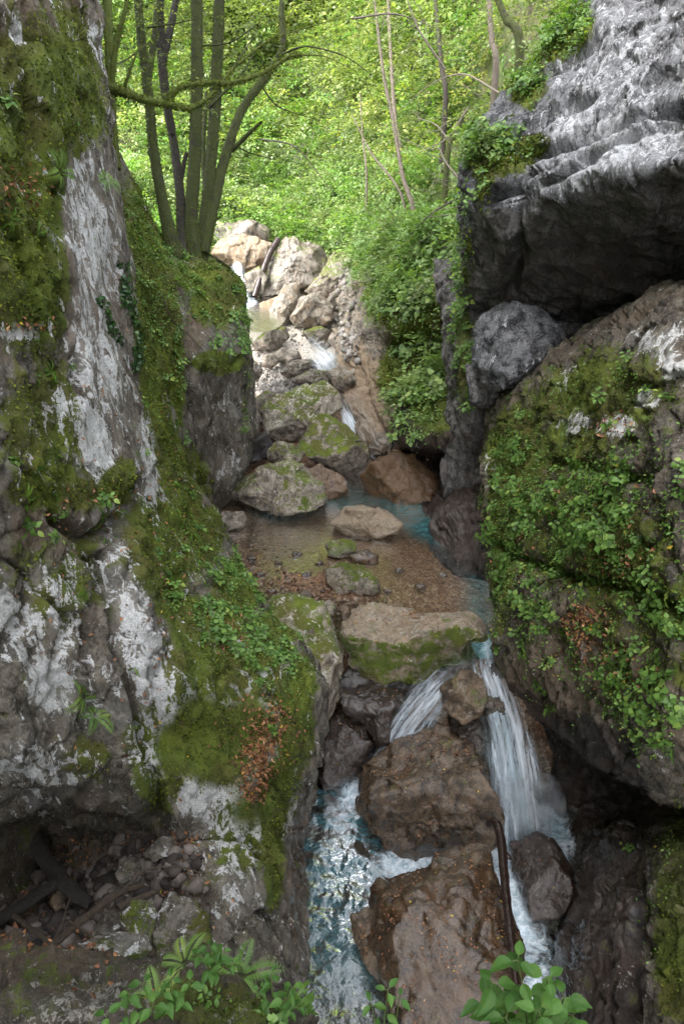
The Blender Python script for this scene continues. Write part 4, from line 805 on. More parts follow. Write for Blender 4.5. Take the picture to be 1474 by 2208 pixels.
class LB:                                        # collects leaves (several templates, all quads) into one mesh
    def __init__(s): s.V = []; s.Fc = []; s.r = []; s.m = []; s.n = 0
    def add(s, V, f, rnd, mi=0):
        s.V.append(V); s.Fc.append(f + s.n); s.n += len(V); s.m.append(np.full(len(f), mi))
        s.r.append(np.broadcast_to(rnd, (len(V),)) if np.ndim(rnd) == 0 or len(rnd) == len(V) else np.repeat(rnd, len(V) // len(rnd)))
    def leaves(s, pos, d, n, size, tpl, rnd, mi=0):
        V, f = leaves(pos, d, n, size, tpl); s.add(V, f, np.repeat(rnd, len(tpl[0])), mi)
    def tube(s, pts, rad, k=5, rnd=.4, mi=1):
        pts = np.asarray(pts, float); rad = np.broadcast_to(rad, (len(pts),))
        t = norm(np.gradient(pts, axis=0)); a = np.where(np.abs(t[:, 2:3]) > .9, [[1.0, 0, 0]], [[0, 0, 1.0]])
        x = norm(np.cross(t, a)); y = np.cross(t, x); an = np.linspace(0, 2 * np.pi, k + 1)
        V = pts[:, None] + (x[:, None] * np.cos(an)[None, :, None] + y[:, None] * np.sin(an)[None, :, None]) * rad[:, None, None]
        s.add(V.reshape(-1, 3), gridfaces(k + 1, len(pts)), float(rnd), mi)
    def mesh(s, name, mats):
        return mesh(name, np.concatenate(s.V), np.concatenate(s.Fc), mats, {'rnd': np.concatenate(s.r)}, mi=np.concatenate(s.m))
def rdir(rng, n): return norm(rng.normal(size=(n, 3)))

def herb_mesh(seed, n=14, rad=.17, hgt=.16, size=.07, tpl=T_HEART, mat='herb', name='herb'):
    rng = np.random.default_rng(seed); b = LB()
    for k in range(max(2, n // 5)):
        a = rng.uniform(0, 6.28); r = rad * rng.uniform(.3, 1); top = np.array([r * math.cos(a), r * math.sin(a), hgt * rng.uniform(.5, 1.2)])
        pts = np.array([top * t * (1, 1, 1) + (0, 0, .25 * hgt * t * (1 - t)) for t in np.linspace(0, 1, 5)])
        b.tube(pts, np.linspace(.006, .003, 5), 4)
        m = 5 + int(rng.integers(0, 3)); ph = rng.uniform(0, 6.28)
        for j in range(m):
            an = ph + j * 2.4; t = .45 + .55 * j / (m - 1); at = np.array([np.interp(t, np.linspace(0, 1, 5), pts[:, i]) for i in range(3)])
            d = np.array([math.cos(an), math.sin(an), rng.uniform(-.25, .35)]); q = at + norm(d) * size * .35
            b.tube([at, q], .002, 3); sz = size * rng.uniform(.6, 1.25)
            b.leaves(q[None], d[None], norm(np.array([[rng.normal() * .25, rng.normal() * .25, 1]])), sz, tpl, np.array([np.clip(rng.normal(.5, .2), 0, .96)]))
    return b.mesh(name, [M[mat], M['stem']])
def strap_mesh(seed, n=7, L=.34, name='strap_fern'):
    rng = np.random.default_rng(seed); b = LB()
    for k in range(n):
        an = k * 6.28 / n + rng.uniform(-.35, .35); l = L * rng.uniform(.6, 1.15); w = .045 * rng.uniform(.8, 1.2); t = np.linspace(0, 1, 9)
        out = np.array([math.cos(an), math.sin(an), 0]); sd = np.array([-math.sin(an), math.cos(an), 0]); lift = rng.uniform(.5, 1.0)
        c = out[None] * (t * l * .85)[:, None] + np.array([[0, 0, 1.0]]) * (l * (lift * t - (lift + .35) * t ** 2.1) * .75)[:, None]
        ww = w * np.array([.35, .75, .9, 1, 1, .95, .8, .5, .05]) * .5
        und = .006 * np.sin(t * 22 + k)
        V = np.stack([c - sd * ww[:, None] + (0, 0, .008) + np.outer(und, (0, 0, 1)), c, c + sd * ww[:, None] + (0, 0, .008) - np.outer(und, (0, 0, 1))], 1).reshape(-1, 3)
        b.add(V, gridfaces(3, 9), float(np.clip(rng.normal(.55, .22), 0, 1)))
    return b.mesh(name, [M['strap']])
def fern_mesh(seed, n=6, L=.5, name='feathery_fern'):
    rng = np.random.default_rng(seed); b = LB()
    for k in range(n):
        an = k * 6.28 / n + rng.uniform(-.3, .3); l = L * rng.uniform(.7, 1.1); t = np.linspace(0, 1, 16)
        out = np.array([math.cos(an), math.sin(an), 0]); sd = np.array([-math.sin(an), math.cos(an), 0])
        c = out[None] * (t * l * .9)[:, None] + np.array([[0, 0, 1.0]]) * (l * (.75 * t - .85 * t ** 2))[:, None]
        b.tube(c, np.linspace(.004, .0015, 16), 3)
        rr = float(np.clip(rng.normal(.6, .15), 0, .9))
        for s in (-1, 1):
            i = np.arange(2, 16); d = sd * s + out * .45; sz = l * .26 * np.sin(np.pi * (.12 + .86 * t[i])) ** .8
            for off in np.linspace(.15, .9, 6):
                for s2 in (-1, 1):
                    q = c[i] + norm(d)[None] * (sz * off)[:, None]; d2 = norm(out * s2 + sd * s * .8)
                    b.leaves(q, np.repeat(d2[None], 14, 0) - UPV * .2, np.repeat(UPV[None], 14, 0), sz * .30 * (1.1 - off), T_DIA, np.full(14, rr))
    return b.mesh(name, [M['herb'], M['stem']])
def orient(o, n, rng, up=.55, s=1.0):
    z = norm(n * (1 - up) + UPV * up + rng.normal(0, .12, 3)); x = norm(np.cross(z, rng.normal(size=3))); y = np.cross(z, x)
    from mathutils import Matrix
    o.matrix_world = Matrix([[x[i] * s, y[i] * s, z[i] * s, o['_p'][i]] for i in range(3)] + [[0, 0, 0, 1]]); del o['_p']
def plant_group(name, label, cat, group, meshes, pos, nrm, rng, up=.55, smin=.7, smax=1.3):
    for i, (p, n) in enumerate(zip(pos, nrm)):
        o = bpy.data.objects.new(name, meshes[int(rng.integers(len(meshes)))]); COL.objects.link(o)
        o['_p'] = [float(x) for x in p - n * .02]; orient(o, n, rng, up, rng.uniform(smin, smax)); tag(o, label, cat, group)

rng = np.random.default_rng(11)
HERB = [herb_mesh(k, 14 + 4 * (k % 3), .16 + .03 * (k % 3), .15, .085) for k in range(6)]
OVAL = [herb_mesh(30 + k, 16, .15, .14, .072, T_OVAL, name='leafy_plant') for k in range(4)]
STRAP = [strap_mesh(50 + k, 5 + k % 4) for k in range(5)]
FERN = [fern_mesh(60 + k, 5 + k % 3) for k in range(3)]
SMALL = [herb_mesh(70 + k, 10, .09, .07, .042, T_OVAL, name='leafy_plant') for k in range(3)]
pr = PATCH['right']; plf = PATCH['left']
def arrays(me):
    v = np.zeros(len(me.vertices) * 3); me.vertices.foreach_get('co', v); f = np.zeros(len(me.loops), int); me.loops.foreach_get('vertex_index', f)
    r = np.zeros(len(me.vertices)); me.attributes['rnd'].data.foreach_get('value', r); m = np.zeros(len(me.polygons), int); me.polygons.foreach_get('material_index', m)
    return v.reshape(-1, 3), f.reshape(-1, 4), r, m
def mass(name, label, meshes, p, n, rng, mats, up=.45, smin=.7, smax=1.3):
    """Ground cover too thick to count, grown as one mesh from the same plants."""
    T = [arrays(m) for m in meshes]; V = []; Fc = []; Rr = []; Mi = []; k = 0
    for q, nn in zip(p, n):
        v, f, r, m = T[int(rng.integers(len(T)))]; z = norm(nn * (1 - up) + UPV * up + rng.normal(0, .15, 3)); x = norm(np.cross(z, rng.normal(size=3))); y = np.cross(z, x)
        V.append(v @ np.stack([x, y, z]) * rng.uniform(smin, smax) + q - nn * .03); Fc.append(f + k); k += len(v); Rr.append(np.clip(r + rng.normal(0, .13), 0, .97)); Mi.append(m)
    me = mesh(name, np.concatenate(V), np.concatenate(Fc), mats, {'rnd': np.concatenate(Rr)}, mi=np.concatenate(Mi))
    return tag(link(name, me), label, kind='stuff')
rw = [(1180,1120,140,110,0,1.6),(1330,1080,170,110,-10,1.8),(1420,1180,120,120,0,1.4),(1120,1280,70,130,0,1.0),(1240,1230,120,60,0,.9),(1420,1360,110,110,0,1.6),(1330,1420,120,70,20,1.3),(1400,1520,110,70,25,1.6),(1180,1390,60,60,0,.5),(1240,1510,60,60,0,.6),(1460,1600,60,50,20,1),(1310,1500,90,50,25,1.2),(1230,1440,60,60,0,.8),(1400,1600,80,40,15,1.3),(1180,1480,40,40,0,.7),(1120,960,60,70,0,.8),(1440,960,80,50,0,.8),(1080,1120,40,160,0,.8)]
HM = [M['herb'], M['stem']]
p, n = scatter(pr, rw, 180, rng, .05, .9)
plant_group('herb', 'heart leaved green herb growing on the mossy shoulder beside the broad waterfall', 'plant', 'herbs on the far cliff shoulder', HERB, p, n, rng, .35, .7, 1.2)
p, n = scatter(pr, rw + [(1620,1150,140,300,0,.9),(1700,1450,150,150,0,.8)], 580, rng, -.2, .9)
mass('ground_cover', 'leafy herbs massed on the far cliff shoulder', HERB + OVAL + SMALL + SMALL + STRAP[:1], p, n, rng, HM, .35, .5, 1.0)
p, n = scatter(pr, [(1250,900,240,120,-25,1),(1130,1000,80,130,0,1),(1300,820,170,60,-30,.6),(1440,1960,80,220,0,1.2),(1250,1200,250,300,0,.6)], 60, rng, .05)
plant_group('leafy_plant', 'small oval leaved plant on the grassy top of the mossy shoulder', 'plant', 'small plants on the far cliff shoulder', SMALL + OVAL[:2], p, n, rng, .4, .7, 1.3)
hw = [(500,1235,46,56,30,2.2),(555,1325,46,56,35,2.2),(605,1405,46,56,35,2.2),(648,1490,34,60,10,2.0),(400,1180,60,60,20,1.0),(430,1270,90,80,25,1.5),(500,1340,90,70,30,1.7),(560,1410,80,60,35,1.7),(620,1480,50,50,30,1.4),(460,1400,90,40,20,.8),(590,1560,60,90,0,.35),(650,1530,24,50,0,.9)]
p, n = scatter(plf, hw, 125, rng, -.25, 1.1)
plant_group('herb', 'green herb in the leafy band along the near slope above the pool', 'plant', 'herbs on the near slope', HERB + OVAL, p, n, rng, .45, .6, 1.15)
p, n = scatter(plf, hw, 420, rng, -.25, 1.1)
mass('ground_cover', 'leafy herbs massed along the near slope', HERB + OVAL + SMALL, p, n, rng, HM, .45, .5, 1.0)
p, n = scatter(plf, [(60,900,120,500,0,1),(300,1150,110,250,-10,1),(120,350,140,350,-8,1.1),(360,1000,50,280,-12,1.3),(360,1500,90,150,0,.6),(560,1640,70,140,0,.6)], 80, rng, .0)
plant_group('leafy_plant', 'small leafy plant rooted in moss on the near cliff', 'plant', 'small plants on the near cliff', SMALL + OVAL[:1], p, n, rng, .35, .6, 1.2)
p, n = scatter(plf, [(60,450,110,120,0,1.0),(100,700,110,150,0,.8),(130,1080,150,150,0,1.6),(20,1130,60,60,0,1),(260,1200,90,90,0,1.2),(400,1130,60,120,0,1.6),(330,1480,60,250,-10,.5),(110,200,110,120,0,.5)], 60, rng, .0)
plant_group('strap_fern', 'strap leaved fern hanging from the near mossy cliff', 'fern', 'strap ferns on the near cliff', STRAP, p, n, rng, .2, .45, .95)
for i, (x, y, s) in enumerate(((180,1500,.75),(205,1540,.7),(240,390,.6),(130,370,.7))):
    j = int(np.argmin((plf.px - x) ** 2 + (plf.py - y) ** 2 + 400 * plf.d)); o = link('feathery_fern', FERN[i % 3]); o['_p'] = [float(q) for q in plf.v[j]]; orient(o, plf.n[j], rng, .4, s)
    tag(o, ['feathery fern low on the near cliff, upper of a pair', 'feathery fern low on the near cliff, lower of a pair', 'feathery fern near the top of the bare pale band', 'small fern high on the brown part of the near cliff'][i], 'fern')
# the ledge of the tree clump, its hanging shrub and the plants behind it
pg = PATCH['ledge']
lw_ = [(395,556,60,26,0,1.6),(330,620,70,250,-10,1.2),(430,600,80,60,0,.7),(490,660,50,60,0,.8),(380,860,40,150,0,.7)]
p, n = scatter(pg, lw_, 45, rng, -.2)
plant_group('leafy_plant', 'leafy plant on the ledge below the tree clump', 'plant', 'plants on the tree ledge', OVAL + HERB[:2], p, n, rng, .5, .7, 1.3)
p, n = scatter(pg, lw_, 150, rng, -.2, .8)
mass('ground_cover', 'leafy plants massed on the tree ledge', OVAL + HERB + SMALL, p, n, rng, HM, .5, .7, 1.3)
p, n = scatter(pg, [(482,718,52,58,0,1.0)], 34, rng, -.2)
plant_group('leafy_plant', 'dense round leaved plant in the clump hanging over the grey wall', 'plant', 'hanging clump on the grey wall', OVAL + HERB[:3], p, n, rng, .35, .9, 1.5)
p, n = scatter(pg, [(528,870,14,70,0,1.0)], 8, rng, -.6)
plant_group('leafy_plant', 'leafy plant on the edge of the grey wall above the pool', 'plant', 'plants on the grey wall edge', OVAL, p, n, rng, .35, .7, 1.2)
po = PATCH['over']
ow = [(1195,80,80,50,-35,1.3),(1125,160,40,70,-30,1.2),(1075,310,60,40,0,1.6),(1040,300,30,40,0,1.4),(1150,320,50,30,0,.6),(1040,400,30,50,0,.5),(1230,260,100,14,-10,.12)]
p, n = scatter(po, ow, 45, rng, -.5)
plant_group('leafy_plant', 'leafy plant on the rim of the pale overhanging cliff', 'plant', 'plants on the rim of the overhang', OVAL + HERB[:2], p, n, rng, .5, .8, 1.5)
ow = [(1205,70,95,70,-35,1.6),(1130,165,50,80,-35,1.4),(1070,310,75,45,0,1.6),(1035,320,36,60,0,1.4),(1160,330,50,30,0,.6),(1020,430,24,60,0,.7),(1003,560,16,80,0,.6)]
p, n = scatter(po, ow, 330, rng, -.6, 1.2); p = p + n * rng.uniform(0, .2, (330, 1))
mass('ground_cover', 'leafy plants massed along the rim of the overhang', OVAL + HERB + SMALL, p, n, rng, HM, .5, .8, 1.5)
pb = PATCH['bank']
bw = [(880,600,110,80,0,1.2),(870,660,70,40,0,1.2),(965,770,36,90,30,1.0),(905,885,50,66,10,1.6),(985,680,26,90,10,1),(880,760,20,50,20,.6),(830,550,90,50,0,1.1),(930,510,90,40,0,1.3)]
p, n = scatter(pb, bw, 20, rng, -.2, .8)
plant_group('leafy_plant', 'large leaved plant hanging from the bank beside the upper stream', 'plant', 'plants hanging on the stream bank', OVAL + HERB, p, n, rng, .45, 1.6, 2.4)
p, n = scatter(pb, bw, 300, rng, -.2, 1.0); p = p + n * rng.uniform(0, .35, (300, 1))
mass('ground_cover', 'leafy plants massed on the bank beside the upper stream', OVAL + HERB + STRAP[:1], p, n, rng, [M['bankleaf'], M['stem']], .5, 1.0, 2.8)
p, n = scatter(PATCH['recess'], [(1000,700,24,140,0,1.2),(1010,850,20,60,0,.6)], 70, rng, -.5)
mass('ground_cover', 'leafy plants on the edge of the dark cleft', OVAL + HERB + SMALL, p, n, rng, HM, .5, .8, 1.6)
# ivy trails on the bare band
b = LB()
for x0, y0, x1, y1 in ((262,560,285,700),(285,640,300,780),(215,640,255,740),(268,600,262,660),(300,720,290,800)):
    t = rng.uniform(0, 1, 120); x = x0 + (x1 - x0) * t + rng.normal(0, 6, 120); y = y0 + (y1 - y0) * t
    for xx, yy in zip(x, y):
        j = int(np.argmin((plf.px - xx) ** 2 + (plf.py - yy) ** 2 + 40 * plf.d)); nn = plf.n[j]
        b.leaves((plf.v[j] + nn * .03)[None], (-UPV + rng.normal(0, .6, 3))[None], (nn + rng.normal(0, .3, 3))[None], rng.uniform(.04, .075), T_IVY, rng.uniform(0, 1, 1))
tag(link('ivy', b.mesh('ivy', M['ivy'])), 'dark ivy trailing down the bare pale band of the near cliff', 'ivy')

# ground cover: countless small leaves and moss tufts on the rocks
def carpet(name, key, wl, cnt, size, mat, label, tpl=T_DIA, face=-.2, lift=.05, src=PATCH, up=.5, spread=.04, clump=0.0):
    q = src[key]; p, n = scatter(q, wl, cnt, rng, face, clump); b = LB()
    p = p + n * rng.uniform(0, lift, cnt)[:, None] + rng.normal(0, spread, (cnt, 3))
    nn = norm(n * (1 - up) + UPV * up + rng.normal(0, .45, (cnt, 3))); d = np.cross(nn, rdir(rng, cnt))
    b.leaves(p, d, nn, size * rng.uniform(.6, 1.4, cnt), tpl, np.clip(rng.normal(.5, .24, cnt), 0, 1))
    return tag(link(name, b.mesh(name, mat)), label, kind='stuff')
carpet('ground_cover', 'right', rw + [(1250,900,260,110,-25,.5),(1440,1960,60,200,0,.7),(1250,1250,240,260,0,.5)], 12000, .045, M['herb'], 'small leaves carpeting the far cliff shoulder', clump=1.2)
carpet('ground_cover', 'left', hw + [(360,950,40,320,-12,.35),(310,500,26,150,-8,.6),(60,350,110,250,0,.12)], 9000, .035, M['herb'], 'small leaves carpeting the near slope')
carpet('ground_cover', 'ledge', [(330,600,80,260,-8,1),(440,600,90,60,0,1),(482,718,54,56,0,1.5),(528,860,12,70,0,1)], 9000, .055, M['herb'], 'small leaves covering the tree ledge', clump=1.0)
carpet('ground_cover', 'bank', [(880,610,120,100,0,1.3),(880,665,90,50,0,1.0),(965,780,45,110,30,.9),(905,880,55,75,10,1.5),(985,680,30,90,10,1),(830,540,100,60,0,1.4)], 9000, .085, M['bankleaf'], 'small leaves covering the bank of the upper stream', lift=.5, spread=.08, clump=.8)
carpet('ground_cover', 'over', [(1195,80,90,50,-35,1.3),(1125,160,44,80,-30,1.2),(1080,310,70,40,0,1.6),(1005,520,16,110,0,.8)], 5000, .06, M['herb'], 'small leaves on the rim of the overhang', lift=.2)
def tufts(name, key, cnt, size, label, thr=.55, src=PATCH):
    q = src[key]; m = np.clip(q.at['moss'] + .25 * fbm(q.v * 2.6, 3, 131) - q.at['white'] * .5 - thr + .3, 0, 1)
    w8 = dict(a=m)
    vis = np.einsum('ij,ij->i', q.n, norm(CAM - q.v)); wgt = m * q.ar * (vis > -.3) * (q.px > -250) * (q.px < 1750) * (q.py > -60) * (q.py < 2270)
    i = rng.choice(len(q.v), size=cnt, p=wgt / wgt.sum()); p = q.v[i] + rng.normal(0, .012, (cnt, 3)); n = q.n[i]; b = LB()
    d = norm(n * .7 - UPV * .35 + rng.normal(0, .45, (cnt, 3)))
    b.leaves(p, d, norm(rdir(rng, cnt)), size * rng.uniform(.5, 1.5, cnt), T_DIA, np.clip(rng.normal(.5, .25, cnt) + .5 * perlin(p * 1.8, 9), 0, 1))
    return tag(link(name, b.mesh(name, M['mossfuzz'])), label, kind='stuff')
tufts('moss', 'left', 82000, .035, 'moss on the near cliff')
tufts('moss', 'ledge', 16000, .06, 'moss on the tree ledge')
tufts('moss', 'right', 19000, .035, 'moss on the far cliff shoulder')
tufts('moss', 'bank', 16000, .08, 'moss on the bank of the upper stream')
tufts('moss', 'over', 8000, .07, 'moss on the rim of the overhang')
# fallen leaves
carpet('fallen_leaves', 'left', [(568,1590,40,80,25,1.1),(545,1670,36,70,10,1.0),(560,1600,80,130,15,.2),(500,1370,40,60,0,.35),(60,700,50,20,-5,.5),(200,1950,260,140,0,.4),(380,1830,70,40,0,.8),(40,400,60,60,0,.2),(300,1250,250,450,0,.02)], 5200, .055, M['litter'], 'orange fallen leaves on the near slope', T_CURL, lift=.02, spread=.02, up=.3)
carpet('fallen_leaves', 'front', [(60,2050,200,70,0,1.0),(500,2120,60,40,0,.5),(250,2120,200,50,0,.3),(100,2150,150,50,0,.25)], 900, .055, M['litter'], 'brown fallen leaves on the near ledge', T_CURL, lift=.02, spread=.02, up=.3)
carpet('fallen_leaves', 'right', [(1262,1345,50,40,10,2.5),(1320,920,50,30,0,.4),(1300,1430,120,60,10,.4),(1250,1150,220,200,0,.08),(1330,1210,60,40,0,.5)], 1500, .06, M['litter'], 'fallen leaves caught on the far cliff shoulder', T_CURL, lift=.02, spread=.02, up=.3)
carpet('fallen_leaves', 'bed', [(560,1190,70,90,0,.3),(620,1280,110,50,0,.5),(700,1190,30,100,0,.3),(540,1160,60,60,0,.4)], 420, .06, M['litter'], 'fallen leaves among the pebbles of the upper pool', T_CURL, lift=.03, spread=.01, up=.9)
b = LB()
for key, cnt in (('b1', 260), ('b2', 320), ('b9', 300), ('p5', 160), ('p6', 50), ('b3', 40), ('b11', 60), ('b12', 20), ('b4', 8)):
    q = ROCKS[key]; wgt = np.clip(q.n[:, 2] - .25, 0, 1) * (.15 + sstep(.0, .45, fbm(q.v * 1.6, 3, 140))); i = rng.choice(len(q.v), cnt, p=wgt / wgt.sum())
    nn = norm(q.n[i] + rng.normal(0, .3, (cnt, 3))); b.leaves(q.v[i] + q.n[i] * .012, np.cross(nn, rdir(rng, cnt)), nn, rng.uniform(.03, .06, cnt), T_CURL, np.clip(rng.normal(.45, .27, cnt), 0, 1))
tag(link('fallen_leaves', b.mesh('fallen_leaves', M['litter'])), 'fallen leaves scattered on the boulders', kind='stuff')

# pebbles, gravel and rubble
def stones(name, key, wl, cnt, s0, s1, mat, label, sub=2, sink=.2):
    q = PATCH[key]; p, n = scatter(q, wl, cnt, rng, -.5); u, f = ico(sub); V = []; r = []
    for k in range(cnt):
        s = s0 + (s1 - s0) * rng.random() ** 3; sc = s * rng.uniform(.6, 1.2, 3); R_, _ = np.linalg.qr(rng.normal(size=(3, 3)))
        pl = norm(rng.normal(size=(17, 3))); dp = rng.uniform(.5, .95, 17); w = u * (1 / np.maximum((u @ pl.T) / dp, .45).max(1))[:, None] * sc; V.append(w @ R_ + p[k] + n[k] * s * sink)
    f = (f[None] + (np.arange(cnt) * len(u))[:, None, None]).reshape(-1, 3)
    me = mesh(name, np.concatenate(V), f, mat, {'rnd': np.repeat(rng.random(cnt), len(u))}, smooth=False)
    return tag(link(name, me), label, kind='stuff')
stones('pebbles', 'bed', [(560,1200,80,110,0,.5),(620,1290,110,40,0,1.4),(700,1300,90,40,0,1.2),(520,1180,40,80,0,.5),(760,1300,80,24,0,.6),(720,1240,60,80,0,.3)], 2200, .015, .075, M['pebble'], 'brown pebbles on the shore of the upper pool')
stones('gravel', 'bed', [(630,832,90,22,-3,1.4),(590,820,60,40,0,.6),(700,780,20,40,0,.1),(560,780,40,50,0,.4),(640,720,80,40,0,.15)], 1500, .03, .12, M['palepebble'], 'pale gravel bar between the upper boulders')
stones('gravel', 'bank', [(770,600,40,40,-20,1.0),(745,640,30,40,0,.8),(750,740,24,60,-10,.5)], 700, .05, .22, M['palepebble'], 'pale broken stones on the bank by the cream boulders')
stones('rubble', 'left', [(280,1900,120,80,-10,1.0),(200,1960,220,120,0,.5),(370,1850,70,50,0,.8),(390,1900,60,60,0,.6),(60,1900,100,100,0,.3)], 1700, .02, .15, M['rubble'], 'loose rubble in the hollow under the near cliff')
stones('rubble', 'left', [(330,1970,130,80,0,1.0),(120,2030,120,60,0,.6)], 200, .05, .22, M['rubble'], 'coarse rubble around the fallen branches')

# ------------------------------------------------------------------ trees, branches, logs
def limb(b, pts, rads, k=9, lump=.06, mi=0, seed=0, n=None, moss=0):
    """A tube through (px, py, depth) points with radii in metres, uneven like real wood."""
    C = np.array([P(x, y, d) for x, y, d in pts]) if len(pts[0]) == 3 and not isinstance(pts, np.ndarray) else pts
    L = np.linalg.norm(np.diff(C, axis=0), axis=1).sum(); n = n or int(min(170, max(10, L / max(rads[0], .03) * 2.5)))
    C = catmull(C, n); r = np.interp(np.linspace(0, 1, n), np.linspace(0, 1, len(rads)), rads)
    t = norm(np.gradient(C, axis=0)); x = np.zeros_like(t); x0 = np.cross(t[0], (1.0, .2, .1) if abs(t[0][2]) > .7 else (0, 0, 1.0))
    for i in range(n): x0 = x0 - t[i] * (x0 @ t[i]); x0 = x0 / np.linalg.norm(x0); x[i] = x0
    y = np.cross(t, x); an = np.linspace(0, 2 * np.pi, k + 1)
    dirs = x[:, None] * np.cos(an)[None, :, None] + y[:, None] * np.sin(an)[None, :, None]
    V = C[:, None] + dirs * r[:, None, None]
    nz = fbm(V.reshape(-1, 3) * (0.9 / max(r.mean(), .03)) * .5 + seed, 3, seed).reshape(n, k + 1); nz[:, -1] = nz[:, 0]
    V = C[:, None] + dirs * (r[:, None] * (1 + lump * 2 * nz))[..., None]
    b.add(V.reshape(-1, 3), gridfaces(k + 1, n), .5, mi)
    if moss:                                     # shaggy moss on top and hanging below
        m = int(moss * L); i = rng.integers(0, n, m); j = rng.integers(0, k, m); p = V[i, j]; d = norm(dirs[i, j] * .8 + rng.normal(0, .4, (m, 3)) - UPV * rng.uniform(.1, .9, (m, 1)))
        b.leaves(p, d, rdir(rng, m), rng.uniform(.02, .06, m), T_DIA, np.clip(rng.normal(.55, .25, m), 0, 1), 2)
    return C
def wander(p, d, L, n, rng, sag=0.0, curl=.25):
    pts = [p]; d = norm(d)
    for k in range(n):
        d = norm(d + rng.normal(0, curl, 3) - UPV * sag); pts.append(pts[-1] + d * L / n)
    return np.array(pts)
def spray(b, p, d, L, size, rng, mi=0, tw=1, dens=26):
    """A flat bough: a twig with side twigs and alternate leaves lying in one drooping plane."""
    d = norm(d); side = norm(np.cross(d, UPV + rng.normal(0, .25, 3))); n = np.cross(side, d)
    m = max(6, int(L * dens)); t = np.sort(rng.uniform(0, 1, m)); s = rng.uniform(-1, 1, m) * (1 - t * .75) * .45
    q = p + d * (t * L)[:, None] + side * (s * L)[:, None] - UPV * ((t ** 2 * .25 + s ** 2 * .3) * L)[:, None] + n * (rng.normal(0, .02, m))[:, None]
    dd = d + side * np.sign(s)[:, None] * .9 + rng.normal(0, .3, (m, 3)) - UPV * .25
    b.leaves(q, dd, norm(n + rng.normal(0, .3, (m, 3))), size * rng.uniform(.7, 1.3, m), T_DIA, np.clip(rng.normal(.5, .12, m) + rng.normal(0, .14), 0, 1), mi)
def spray_cloud(b, pts, L, size, rng, dens=26, outward=None, flat=.25):
    for i, p in enumerate(pts):
        d = rng.normal(size=3) * (1, 1, flat); d = d if outward is None else norm(d) + outward * 1.0
        spray(b, p, d, L * rng.uniform(.6, 1.3), size, rng, 0, dens=dens)
def pick(rng, n, x0, x1, y0, y1, d0, d1): return P(rng.uniform(x0, x1, n), rng.uniform(y0, y1, n), rng.uniform(d0, d1, n))
BM = lambda k: [M[k], M[k], M['mossfuzz']]
def tree(label, trunks, crown=None, bark='bark', group=None, mat='canopy', cat='tree', twigs=None, name='tree', root_down=0):
    base = P(*trunks[0][0][0]) if isinstance(trunks[0][0], list) else P(*trunks[0][0])
    root = empty(name, base); tag(root, label, cat, group)
    def put(nm, b, mats):
        me = b.mesh(nm, mats); o = link(nm, me, root); me.transform(__import__('mathutils').Matrix.Translation(-Vector(base))); return o
    for i, (pts, rads, moss) in enumerate(trunks):
        if i == 0 and root_down:
            q = np.array([P(*z) for z in pts]); pts = np.concatenate([[q[0] - UPV * root_down], q]); rads = [rads[0] * 1.1] + list(rads)
        rads = [q_ * (.76 if max(rads) > .15 else 1) for q_ in rads]
        b = LB(); limb(b, pts, rads, 18 if rads[0] > .12 else 9, .11, 0, i * 7 + 3, moss=moss)
        put('trunk' if rads[0] > .10 else 'branch', b, BM(bark))
    if twigs:
        b = LB()
        for pts, r in twigs: limb(b, pts, [r, r * .7, r * .25], 5, .1, 0, 5)
        put('branch', b, BM(bark))
    if crown is not None:
        b = LB(); crown(b); put('crown', b, [M[mat], M['twig']])
    return root
rt = np.random.default_rng(77)
def cloud(n, x0, x1, y0, y1, d0, d1, L=.9, size=.10, dens=24):
    def f(b): spray_cloud(b, pick(rt, n, x0, x1, y0, y1, d0, d1), L, size, rt, dens)
    return f
tree('mossy tree of two upright stems and one leaning stem on the ledge', [
  ([(414,615,21.2),(418,560,21.3),(412,480,21.2),(420,330,21),(425,150,20.6),(424,-160,20)], [.46,.34,.26,.235,.225,.20], 260),
  ([(428,610,21.4),(434,548,21.6),(448,430,21.6),(462,250,21.4),(470,80,21),(480,-160,20.6)], [.38,.29,.235,.225,.21,.19], 260),
  ([(440,545,21.4),(452,480,21.5),(480,360,21.7),(520,240,21.9),(570,170,22),(608,105,22),(612,40,22)], [.20,.22,.20,.165,.15,.12,.06], 180),
  ([(610,110,22),(607,0,22),(605,-160,22)], [.09,.07,.06], 60),
  ([(500,325,21.8),(540,285,21.4),(565,262,21.1)], [.07,.06,.035], 120),
  ([(440,500,21.5),(445,440,22.3),(438,330,22.6),(445,200,22.8)], [.10,.09,.08,.06], 80)],
  cloud(220, 380, 720, -160, 180, 20, 27, 1.0, .10), twigs=[([(600,120,22),(660,100,21.5),(740,120,21),(800,160,20.6)], .035), ([(560,180,22),(600,230,22.6),(690,260,23)], .03), ([(480,300,21.7),(540,330,22.4),(600,345,23)], .03), ([(466,200,21.3),(520,120,21.8),(560,60,22.4)], .04), ([(424,100,20.6),(500,90,20),(570,40,19.6)], .03), ([(440,240,21),(520,160,21.5),(560,90,22)], .05)])
tree('mossy tree curving up from a bent foot, left of the twin stems', [
  ([(378,560,20.5),(369,515,20.5),(352,440,20.5),(332,330,20.4),(322,220,20.2),(305,80,20),(285,-160,19.6)], [.34,.27,.20,.18,.17,.155,.13], 220), ([(318,180,20.2),(335,60,20.4),(345,-100,20.6)], [.10,.085,.07], 80)],
  cloud(220, 230, 420, -160, 230, 19, 26, .9, .09), twigs=[([(325,90,20),(270,130,19),(200,155,18)], .03), ([(318,60,20),(380,50,19.5),(430,40,19.2)], .03)])
